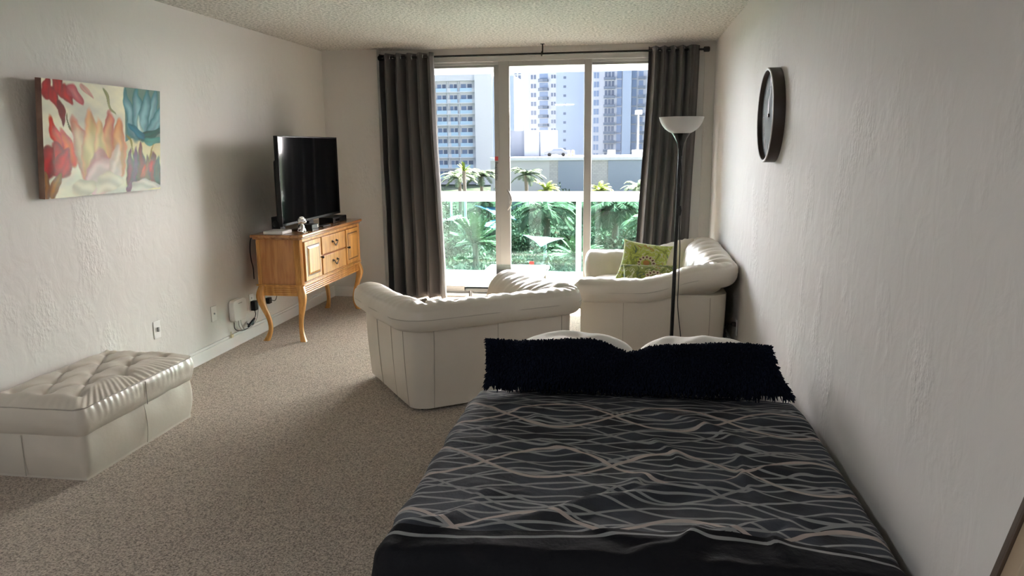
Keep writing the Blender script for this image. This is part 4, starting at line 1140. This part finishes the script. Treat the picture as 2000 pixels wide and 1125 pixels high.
# ------------------------------------------------------------------ leaning wood-framed mirror at the near right
def mirror():
    r = thing('framed_mirror', (.5, .75, 0), 'dark and tan wood frame leaning against right wall at the lower right corner', 'mirror')
    th = math.radians(14.4); Hm = 1.50
    b0 = .378
    R = Matrix.Rotation(th, 4, 'Y')
    def T(u, y, v_):  # u outward from glass plane towards the room (-X side), v along the height
        p = R @ Vector((-u, 0, v_)); return (b0+p.x, y, p.z+.01)
    def bar(y0, y1, v0, v1, u0, u1, name, m):
        q = [T(u, y, v_) for v_ in (v0, v1) for y in (y0, y1) for u in (u0, u1)]
        MB().add(q, [(0, 2, 3, 1), (4, 5, 7, 6), (0, 1, 5, 4), (2, 6, 7, 3), (0, 4, 6, 2), (1, 3, 7, 5)]).build(name, m, r, bevel=.002)
    bar(1.186, 1.200, 0, Hm, -.02, .012, 'outer_moulding', M_['frame_dark']); bar(.5, .514, 0, Hm, -.02, .012, 'outer_moulding', M_['frame_dark'])
    bar(.514, 1.186, Hm-.014, Hm, -.02, .012, 'outer_moulding', M_['frame_dark']); bar(.514, 1.186, 0, .014, -.02, .012, 'outer_moulding', M_['frame_dark'])
    bar(1.150, 1.186, .014, Hm-.014, -.018, .006, 'inner_moulding', M_['frame_tan']); bar(.514, .55, .014, Hm-.014, -.018, .006, 'inner_moulding', M_['frame_tan'])
    bar(.55, 1.150, Hm-.05, Hm-.014, -.018, .006, 'inner_moulding', M_['frame_tan']); bar(.55, 1.150, .014, .05, -.018, .006, 'inner_moulding', M_['frame_tan'])
    bar(.55, 1.15, .05, Hm-.05, -.014, -.006, 'mirror_glass', M_['mirror'])
mirror()

# ================================================================== outside
G = -8.5
grass = mat('garden_ground', (.020, .034, .020), .95, var=(.35, (.05, .055, .045), .12), spec=0)
struct('ground', MB().box(-1500, 1500, 12, 1900, G-1, G), grass, smooth=False)
M_['hotel'] = mat('white_hotel_render', (.60, .61, .62), .8)
M_['hotel_side'] = mat('pale_blue_render', (.40, .47, .58), .8)
M_['tower'] = mat('pale_tower_render', (.42, .44, .48), .8)
M_['tower_shade'] = mat('shade_blue_tower_render', (.32, .38, .47), .8)  # tower render darkened and blued: the flank's shade is in the colour
M_['win'] = mat('blue_grey_glazing', (.16, .22, .33), .3)
M_['win2'] = mat('dark_glazing', (.10, .13, .19), .3)
M_['balc'] = mat('pale_blue_balcony_glass', (.40, .55, .66), .3)
M_['balcd'] = mat('grey_balcony_rail', (.13, .16, .21), .5)
M_['conc'] = mat('pale_concrete', (.46, .46, .46), .85)
def bbox(par, name, x0, x1, y0, y1, z0, z1, m): return MB().box(x0, x1, y0, y1, z0, z1).build(name, m, par, smooth=False)
def rep(o, par, dx=0, dz=0):
    c = o.copy(); COL.objects.link(c); c.parent = par; c.location = (o.location.x+dx, o.location.y, o.location.z+dz); return c

def hotel():
    Y = 200
    b = thing('hotel_building', (-42, Y+8, G), 'white hotel block with rows of blue-glass balconies, leftmost building outside', 'building')
    bbox(b, 'wall', -70, -40.2, Y+.8, Y+16, G, 18.4, M_['hotel'])
    bbox(b, 'parapet', -70, -40.2, Y-.4, Y+16, 18.4, 20.3, M_['hotel'])
    bbox(b, 'side_tower', -40.2, -35.6, Y-2, Y+15, G, 20.0, M_['hotel']); bbox(b, 'side_tower', -38.4, -30.0, Y-1, Y+15, G, 19.3, M_['hotel_side'])
    for f in range(9):
        z = 18.4-(f+1)*2.83
        bbox(b, 'floor_slab', -70, -40.2, Y-.1, Y+.8, z-.12, z+.12, M_['hotel'])
        for x0, w_ in ((-51.0, 3.0), (-47.9, 2.5), (-44.6, 3.7)):
            if x0 == -47.9: x0 = -47.6
            bbox(b, 'window', x0+.2, x0+w_*.42, Y+.72, Y+.8, z+.15, z+2.05, M_['win']); bbox(b, 'window', x0+w_*.52, x0+w_*.84, Y+.72, Y+.8, z+.15, z+2.05, M_['win2'])
            bbox(b, 'balcony_panel', x0+.0, x0+w_*.95, Y-.1, Y-.03, z+.12, z+1.0, M_['balc'])
            bbox(b, 'partition', x0-.25, x0-.1, Y, Y+.8, z+.12, z+2.7, M_['hotel'])
        for xa in (-48.0, -41.3): bbox(b, 'balcony_front', xa, xa+.9, Y-.15, Y-.02, z+.12, z+1.0, M_['hotel'])
hotel()
def tower_a():
    Y = 258
    b = thing('apartment_tower', (-28, Y+10, G), 'pale high-rise with dark curved balconies and a blank flank coloured as in blue shade, middle outside', 'building')
    bbox(b, 'wall', -46, -33.9, Y+1, Y+18, G, 40, M_['tower']); bbox(b, 'wall', -33.8, -24.8, Y+.4, Y+18, G, 40, M_['tower'])
    bbox(b, 'flank_wall', -24.8, -14.6, Y+.2, Y+18, G, 40, M_['tower_shade'])
    for f in range(12):
        z = 25.6-f*2.9
        for x in (-38.9, -37.6): bbox(b, 'window', x, x+.85, Y+.9, Y+1, z-2.2, z-.9, M_['win2']); bbox(b, 'window', x, x+.85, Y+.9, Y+1, z-.5, z-.05, M_['win2'])
        for x in (-33.3, -32.3): bbox(b, 'window', x, x+.75, Y+.3, Y+.4, z-2.3, z-.9, M_['win2'])
        o = bbox(b, 'balcony_door', -30.4, -27.6, Y+.3, Y+.4, z-2.2, z-.6, M_['win'])
        m = MB(); pts = [(-30.9, Y+.4), (-30.7, Y-.8), (-29.2, Y-1.3), (-27.6, Y-.8), (-27.4, Y+.4)]
        m.prism(pts, 2, z-3.2, z-2.35); m.build('curved_balcony', M_['balcd'], b, smooth=False)
        for x in (-26.5, -25.6): bbox(b, 'window', x, x+.6, Y+.3, Y+.4, z-2.2, z-1.0, M_['win2'])
        bbox(b, 'small_window', -22.4, -21.5, Y+.1, Y+.2, z-2.4, z-1.6, M_['win2'])
tower_a()
def tower_b():
    Y = 252
    b = thing('apartment_tower', (-4, Y+10, G), 'blue-shaded high-rise with stacked glazed balconies, rightmost building outside', 'building')
    bbox(b, 'wall', -13.6, 4.9, Y+1, Y+18, G, 40, M_['tower']); bbox(b, 'pilaster', -2.9, -.1, Y-1, Y+1, G, 40, M_['tower_shade']); bbox(b, 'wing_wall', 4.6, 16, Y+.6, Y+18, G, 40, M_['tower'])
    for f in range(12):
        z = 25.0-f*2.84
        for x in (-12.1, -11.2): bbox(b, 'window', x, x+.7, Y+.9, Y+1, z-2.3, z-.5, M_['win'])
        for x in (-8.6, -7.5, -6.4): bbox(b, 'balcony_door', x, x+.8, Y+.9, Y+1, z-2.0, z-.4, M_['win2'])
        bbox(b, 'balcony_rail', -8.9, -5.3, Y-.4, Y+1, z-2.9, z-2.1, M_['balcd'])
        bbox(b, 'glazed_bay', -4.7, -3.2, Y+.7, Y+1, z-2.5, z-.15, M_['win'])
        bbox(b, 'glazed_bay', .0, 1.5, Y+.7, Y+1, z-2.5, z-.15, M_['win'])
        bbox(b, 'balcony_rail', 2.0, 4.2, Y-.4, Y+1, z-2.9, z-2.1, M_['balcd']); bbox(b, 'balcony_door', 2.2, 3.6, Y+.9, Y+1, z-2.0, z-.4, M_['win'])
tower_b()
def garage():
    Y = 120
    b = thing('parking_garage', (-8, Y+15, G), 'long low parking garage of pale block with a flat roof deck behind the palms', 'building')
    bbox(b, 'wall', -22, -12.6, Y, Y+40, G, -.45, M_['conc'])
    MB().box(-12.6, 8, Y+.05, Y+40, G, -.45).build('block_wall', brick_mat('pale_block', (.38, .375, .37), (.44, .43, .42), (.31, .31, .31), .9), b, smooth=False)
    bbox(b, 'parapet', -22, 8, Y-.3, Y+.3, -.75, -.28, M_['hotel'])
    for x0, x1 in ((-11.2, -6.6), (-3.4, 3.2)): bbox(b, 'blue_wall_panel', x0, x1, Y-.06, Y+.02, G, -.8, mat('faded_blue_panel', (.25, .29, .35), .8))
garage()
bk = thing('stair_tower', (-18.8, 149, -.45), 'plain white and grey stair block standing on the garage roof', 'building')
bbox(bk, 'wall', -23.6, -20.0, 146, 152, -.45, 4.4, mat('grey_render', (.32, .34, .40), .85)); bbox(bk, 'wall', -20.0, -14.3, 145, 152, -.45, 4.4, M_['hotel'])
bbox(bk, 'drain_pipe', -17.1, -16.9, 144.8, 145, -.45, 4.1, M_['balcd'])
def car():
    Y = 142
    r = thing('parked_car', (-13.4, Y, -.45), 'silver car parked on the garage roof beside the white stair block', 'car')
    z = -.45
    prof = [(-15.7, .35), (-15.7, .75), (-15.2, .95), (-14.5, 1.02), (-14.0, 1.42), (-12.6, 1.45), (-12.0, 1.05), (-11.45, .95), (-11.35, .4)]
    MB().prism([(x, z+h) for x, h in prof], 1, Y-.9, Y+.9).build('body', mat('silver_car_paint', (.16, .18, .20), .4, .2), r, bevel=.06)
    MB().prism([(x, z+h) for x, h in ((-14.35, 1.03), (-13.96, 1.36), (-12.68, 1.38), (-12.25, 1.05))], 1, Y-.93, Y+.93).build('window_glass', M_['win2'], r, smooth=False)
    for x in (-14.8, -12.25): MB().lathe([(.33, -.98), (.33, .98)], (x, Y, z+.33), 20, Matrix.Rotation(PI/2, 4, 'X')).build('wheel', M_['black'], r)
car()
for k, x in enumerate((-11.6, -10.85)):
    r = thing('barrel', (x, 146+k*.5, -.45), 'orange and white traffic barrel on the garage roof, '+('nearer the silver car' if k == 0 else 'farther from the silver car'), 'barrel', 'traffic barrels on the garage roof')
    MB().lathe([(.30, 0), (.27, 1.05), (0, 1.1)], (x, 146+k*.5, -.45), 16).build('drum', mat('orange_plastic', (.75, .42, .16), .6), r)
    MB().lathe([(.305, .3), (.295, .5)], (x, 146+k*.5, -.45), 16).build('white_band', M_['white_out'], r)
r = thing('light_pole', (1.1, 121, -.45), 'tall white lamp post standing on the garage roof at right', 'street light')
MB().lathe([(.16, 0), (.10, 6.6)], (1.1, 121, -.45), 14).build('pole', M_['white_out'], r)
MB().box(.55, 1.65, 120.7, 121.3, 6.1, 6.75).build('lamp_head', M_['white_out'], r, bevel=.1)
for k, (x, w_) in enumerate(((-3.0, 1.2), (1.3, 2.2))):
    tag(MB().box(x-w_/2, x+w_/2, 121.5, 123, -.45, .75).build('rooftop_unit', M_['hotel'], bevel=.05), 'white rooftop box on the garage, '+('left of the lamp post' if k == 0 else 'at the foot of the lamp post'), 'rooftop unit', 'white boxes on the garage roof')

# palms
pal_trunk = mat('palm_trunk', (.20, .16, .12), .9, bump=(6, .6, .1))
frond_mats = {'deep': mat('deep_green_frond', (.040, .072, .036), .7, var=(1.2, (.13, .17, .10), .2), spec=.04), 'pale': mat('pale_green_frond', (.09, .14, .07), .6, var=(1.2, (.21, .26, .16), .2), spec=.04),
              'lime': mat('lime_frond', (.12, .18, .02), .6, var=(1.0, (.24, .28, .05), .2), spec=.04)}
def crown_mesh(R, n, seed, up_=.5, leaf=.55, droop=1.0):
    rs = random.Random(seed); m = MB()
    for k in range(n):
        az = 2*PI*k/n*2.4+rs.uniform(-.2, .2); el = rs.uniform(-.25, 1.25)*up_+.15; L = R*rs.uniform(.85, 1.1)
        pts = []; N = 11
        p = Vector((0, 0, 0)); d = Vector((math.cos(az)*math.cos(el), math.sin(az)*math.cos(el), math.sin(el)))
        for i in range(N):
            pts.append(p.copy()); p = p+d*(L/(N-1)); d = (d+Vector((0, 0, -.13*droop*(1+i*.08)))).normalized()
        m.tube(pts, [R*.012*(1-i/N)+.004 for i in range(N)], 4)
        V = []; F = []
        for i in range(1, N*2-2):
            t = i/(N*2-2)*(N-1); a = int(t); q = pts[a].lerp(pts[min(a+1, N-1)], t-a); dd = (pts[min(a+1, N-1)]-pts[max(a-1, 0)]).normalized()
            side = dd.cross(Vector((0, 0, 1))).normalized(); ll = leaf*R*.42*math.sin(PI*min(1, .12+t/(N-1)*.88))**.6
            for s in (-1, 1):
                tip = q+side*s*ll*.8+dd*ll*.6+Vector((0, 0, -ll*.35+rs.uniform(-.1, .15)*ll)); wv = dd*R*.020
                b0 = len(V); V += [q-wv, q+wv, q.lerp(tip, .6)+wv*1.1, tip, q.lerp(tip, .6)-wv*1.1]; F.append((b0, b0+1, b0+2, b0+3, b0+4))
        m.add([tuple(x) for x in V], F)
    return m
def palm(x, y, top, R, kind, n, seed, label, up_=.5, leaf=.55, droop=1.0, tr=.22):
    r = thing('palm_tree', (x, y, G), label, 'palm tree', 'palms in the garden')
    m = crown_mesh(R, n, seed, up_, leaf, droop); m.v = [q+np.array((x, y, top)) for q in m.v]
    m.build('crown', frond_mats[kind], r, ang=180)
    hh = top-G; MB().tube([(x, y, G), (x+.1, y, G+hh*.5), (x, y, top)], [tr*1.3, tr, tr*1.15], 12).build('trunk', pal_trunk, r)
    return r
palm(-8.2, 75, -4.9, 3.6, 'deep', 46, 1, 'broad date palm with bushy crown behind the balcony glass at centre', .55, .6, 1.0, .34)
palm(-12.9, 95, -2.1, 2.7, 'deep', 26, 2, 'coconut palm rising above the railing just right of the door stiles', .6, .5, .9)
palm(-9.6, 88, -3.6, 1.9, 'lime', 26, 3, 'small yellow-green palm peeking above the railing at centre', .8, .5, .9)
palm(-3.3, 84, -3.5, 2.0, 'lime', 26, 4, 'yellow-green palm peeking above the railing right of the centre mullion', .8, .5, .9)
palm(-22.6, 100, -2.6, 3.0, 'pale', 26, 5, 'tall palm farthest left behind the railing beside the curtain', .6, .5, .9)
palm(-20.4, 104, -2.6, 3.2, 'deep', 28, 6, 'tall palm left of the door stiles behind the railing', .6, .5, .9)
palm(-21.3, 97, -1.6, 1.2, 'lime', 18, 61, 'slim yellow-green palm between the two tall left palms', 1.3, .5, .4)
palm(-12.4, 60, -6.2, 2.6, 'pale', 44, 7, 'fan-shaped pale green palm low in the left glass panel', 1.15, .42, .35)
palm(-1.4, 75, -4.6, 3.6, 'deep', 42, 8, 'bushy palm behind the right balcony glass panel', .55, .6, 1.0, .3)
palm(.9, 88, -3.2, 2.3, 'pale', 24, 9, 'palm at the edge of the right curtain above the railing', .6, .5, .9)
palm(-5.2, 86, -5.2, 3.0, 'deep', 34, 10, 'darker palm behind the balcony post at right of centre', .55, .6, 1.0)
palm(-4.0, 58, -7.0, 2.2, 'pale', 34, 11, 'low bright palm beside the centre mullion near the loveseat', 1.0, .45, .5)
palm(1.8, 66, -5.2, 3.0, 'pale', 34, 12, 'pale palm mostly hidden by the right curtain', .6, .5, 1.0)
palm(-16.6, 88, -5.0, 2.4, 'deep', 30, 13, 'dark small palm behind the blue shade sail at left', .6, .5, 1.0)
# shrubs
leafm = [mat('shrub_green', (.075, .115, .065), .8, var=(2, (.19, .22, .16), .2), spec=0), mat('shrub_dark_green', (.018, .035, .018), .8, var=(2, (.06, .08, .045), .2), spec=0)]
def shrub(x, y, w_, h_, seed, label, k):
    rs = np.random.RandomState(seed); n = 900
    V = np.zeros((n*4, 3)); F = []
    for i in range(n):
        d = rs.normal(0, 1, 3); d /= np.linalg.norm(d); d[2] = abs(d[2]); q = d*np.array((w_/2, w_/2*.8, h_))*rs.uniform(.6, 1)
        a = rs.normal(0, 1, 3); a /= np.linalg.norm(a); b = np.cross(a, rs.normal(0, 1, 3)); b /= np.linalg.norm(b)
        s = .16*rs.uniform(.6, 1.4)
        V[i*4:i*4+4] = np.array([q-a*s, q+b*s*.4, q+a*s*1.3, q-b*s*.4])+np.array((x, y, G)); F.append((i*4, i*4+1, i*4+2, i*4+3))
    tag(MB().add(V, F).build('shrub', leafm[k], smooth=False), label, 'shrub', 'shrubs in the garden')
spots = [(-19.2, 72, 4.6, 2.0, 'low green shrub nearest the left curtain behind the balcony glass', 0), (-16, 67, 3.6, 1.6, 'green shrub left of the fan-shaped palm', 1), (-11.2, 70, 4.2, 1.8, 'shrub just right of the fan-shaped palm, behind the door stiles', 1),
         (-9.2, 60, 2.6, 1.0, 'small light shrub in front of the white shade sail', 0), (-5.9, 71.5, 2.6, 1.6, 'dark shrub right of the date palm trunk', 1), (-3.2, 70, 3.2, 2.2, 'light shrub behind the centre mullion', 0), (.8, 68, 3.6, 2.0, 'shrub low in the right glass panel by the green cushion', 1), (4.5, 72, 4, 2.4, 'shrub hidden mostly by the right curtain', 0),
         (-27, 103, 7, 5.0, 'tall dark shrub farthest left in the row before the garage', 1), (-17.4, 99, 5.4, 4.8, 'tall light shrub below the two left palms', 0), (-10, 104, 7, 5.2, 'tall dark shrub below the coconut palm', 1), (-3.6, 96, 6, 5.2, 'tall light shrub behind the balcony post', 0), (3.6, 96, 6.4, 5.6, 'tall dark shrub farthest right in the row before the garage', 1),
         (-15.5, 56, 3.2, .9, 'knee-high pale shrub in the near left corner of the garden', 0), (-11.6, 53, 2.6, .8, 'knee-high dark shrub nearest the building', 1), (-5.4, 62, 2.4, .9, 'knee-high shrub right of the white shade sail', 0), (-20.5, 80, 3.4, 3.2, 'upright dark shrub beside the farthest left white post', 1), (-11.4, 86, 3.4, 3.4, 'upright light shrub behind the date palm crown', 0)]
for i, (x, y, w_, h_, lb, k) in enumerate(spots): shrub(x, y, w_, h_, i, lb, k)
tag(MB().box(-24, -15, 74, 84, G, G+.04).build('pool_deck', mat('deck_grey', (.07, .075, .08), .9, spec=0), smooth=False), kind='structure')
tag(MB().box(-12, -5, 61, 66, G, G+.04).build('garden_path', mat('path_grey', (.07, .07, .07), .9, spec=0), smooth=False), kind='structure')
tag(MB().box(15, 75, 32, 85, G, G+.04).build('reflector_slab', M_['tile'], smooth=False), kind='structure')  # unseen white slab added to throw a glare into the painting
def undergrowth():
    rs = np.random.RandomState(21); n = 26000
    x = rs.uniform(-34, 12, n); y = rs.uniform(46, 112, n)
    h = (1.1+.6*np.sin(x*.9+y*.3)+.5*np.sin(x*.37-y*.52+1))*(.5+.5*(y-46)/50)
    z = G+np.clip(h, .15, 4)*rs.uniform(.25, 1, n)
    q = np.stack([x, y, z], 1)
    a = rs.normal(0, 1, (n, 3)); a /= np.linalg.norm(a, axis=1)[:, None]; b = np.cross(a, rs.normal(0, 1, (n, 3))); b /= np.linalg.norm(b, axis=1)[:, None]
    s_ = (.34*rs.uniform(.5, 1.4, n))[:, None]
    V = np.stack([q-a*s_, q+b*s_*.3, q+a*s_, q-b*s_*.3], 1).reshape(-1, 3)
    o = MB().add(V, [(i*4, i*4+1, i*4+2, i*4+3) for i in range(n)]).build('undergrowth', leafm[0], smooth=False)
    tag(o, 'dense leafy undergrowth covering the garden below the balcony', 'foliage', kind='stuff')
undergrowth()
# shade sails and posts
def sail(name, pts, m, label, sag=.5):
    P = [Vector(p) for p in pts]
    def fn(a, b):
        p = P[0].lerp(P[1], a).lerp(P[3].lerp(P[2], a), b); p.z -= sag*math.sin(PI*a)*math.sin(PI*b); 
        c = (P[0]+P[1]+P[2]+P[3])/4; k = .22*(math.sin(PI*a)*(1-math.sin(PI*b))+math.sin(PI*b)*(1-math.sin(PI*a)))
        return tuple(p.lerp(c, k))
    return tag(MB().grid(fn, 16, 16).build(name, m, solid=.03, ang=180), label, 'shade sail')
blue = mat('blue_sail_cloth', (.006, .12, .28), .7); whites = mat('white_sail_cloth', (.30, .36, .36), .7); cyan = mat('cyan_sail_cloth', (.04, .20, .25), .7)
sail('shade_sail', [(-17.7, 86, -5.2), (-15.0, 83, -5.9), (-12.5, 84, -6.7), (-14.5, 90, -5.6)], blue, 'bright blue shade sail strung over the pool deck at left', .2)
sail('shade_sail', [(-16.4, 80, -7.0), (-14.0, 79, -7.3), (-12.7, 82, -6.2), (-14.4, 86, -6.3)], cyan, 'light cyan shade sail below the bright blue one', .2)
sail('shade_sail', [(-9.2, 65, -6.1), (-7.4, 63.2, -6.95), (-5.4, 65, -6.35), (-7.3, 66.6, -6.45)], whites, 'white shade sail with turquoise edges near the date palm trunk', .25)
sail('shade_sail', [(-24, 90, -7.3), (-22, 86, -7.3), (-19.5, 89, -6.9), (-21, 94, -7.0)], whites, 'pale shade sail at the far left by the curtain', .2)
for (x, y, z, lb) in ((-21.9, 92, -4.9, 'white post farthest left in the garden by the curtain'), (-18.7, 85.5, -4.5, 'white post at the left end of the bright blue sail'), (-7.3, 66, -6.6, 'white post holding the white shade sail')):
    tag(MB().lathe([(.16, G), (.14, z), (0, z+.05)], (x, y, 0), 14).build('sail_post', M_['white_out']), lb, 'post', 'white posts of the shade sails')
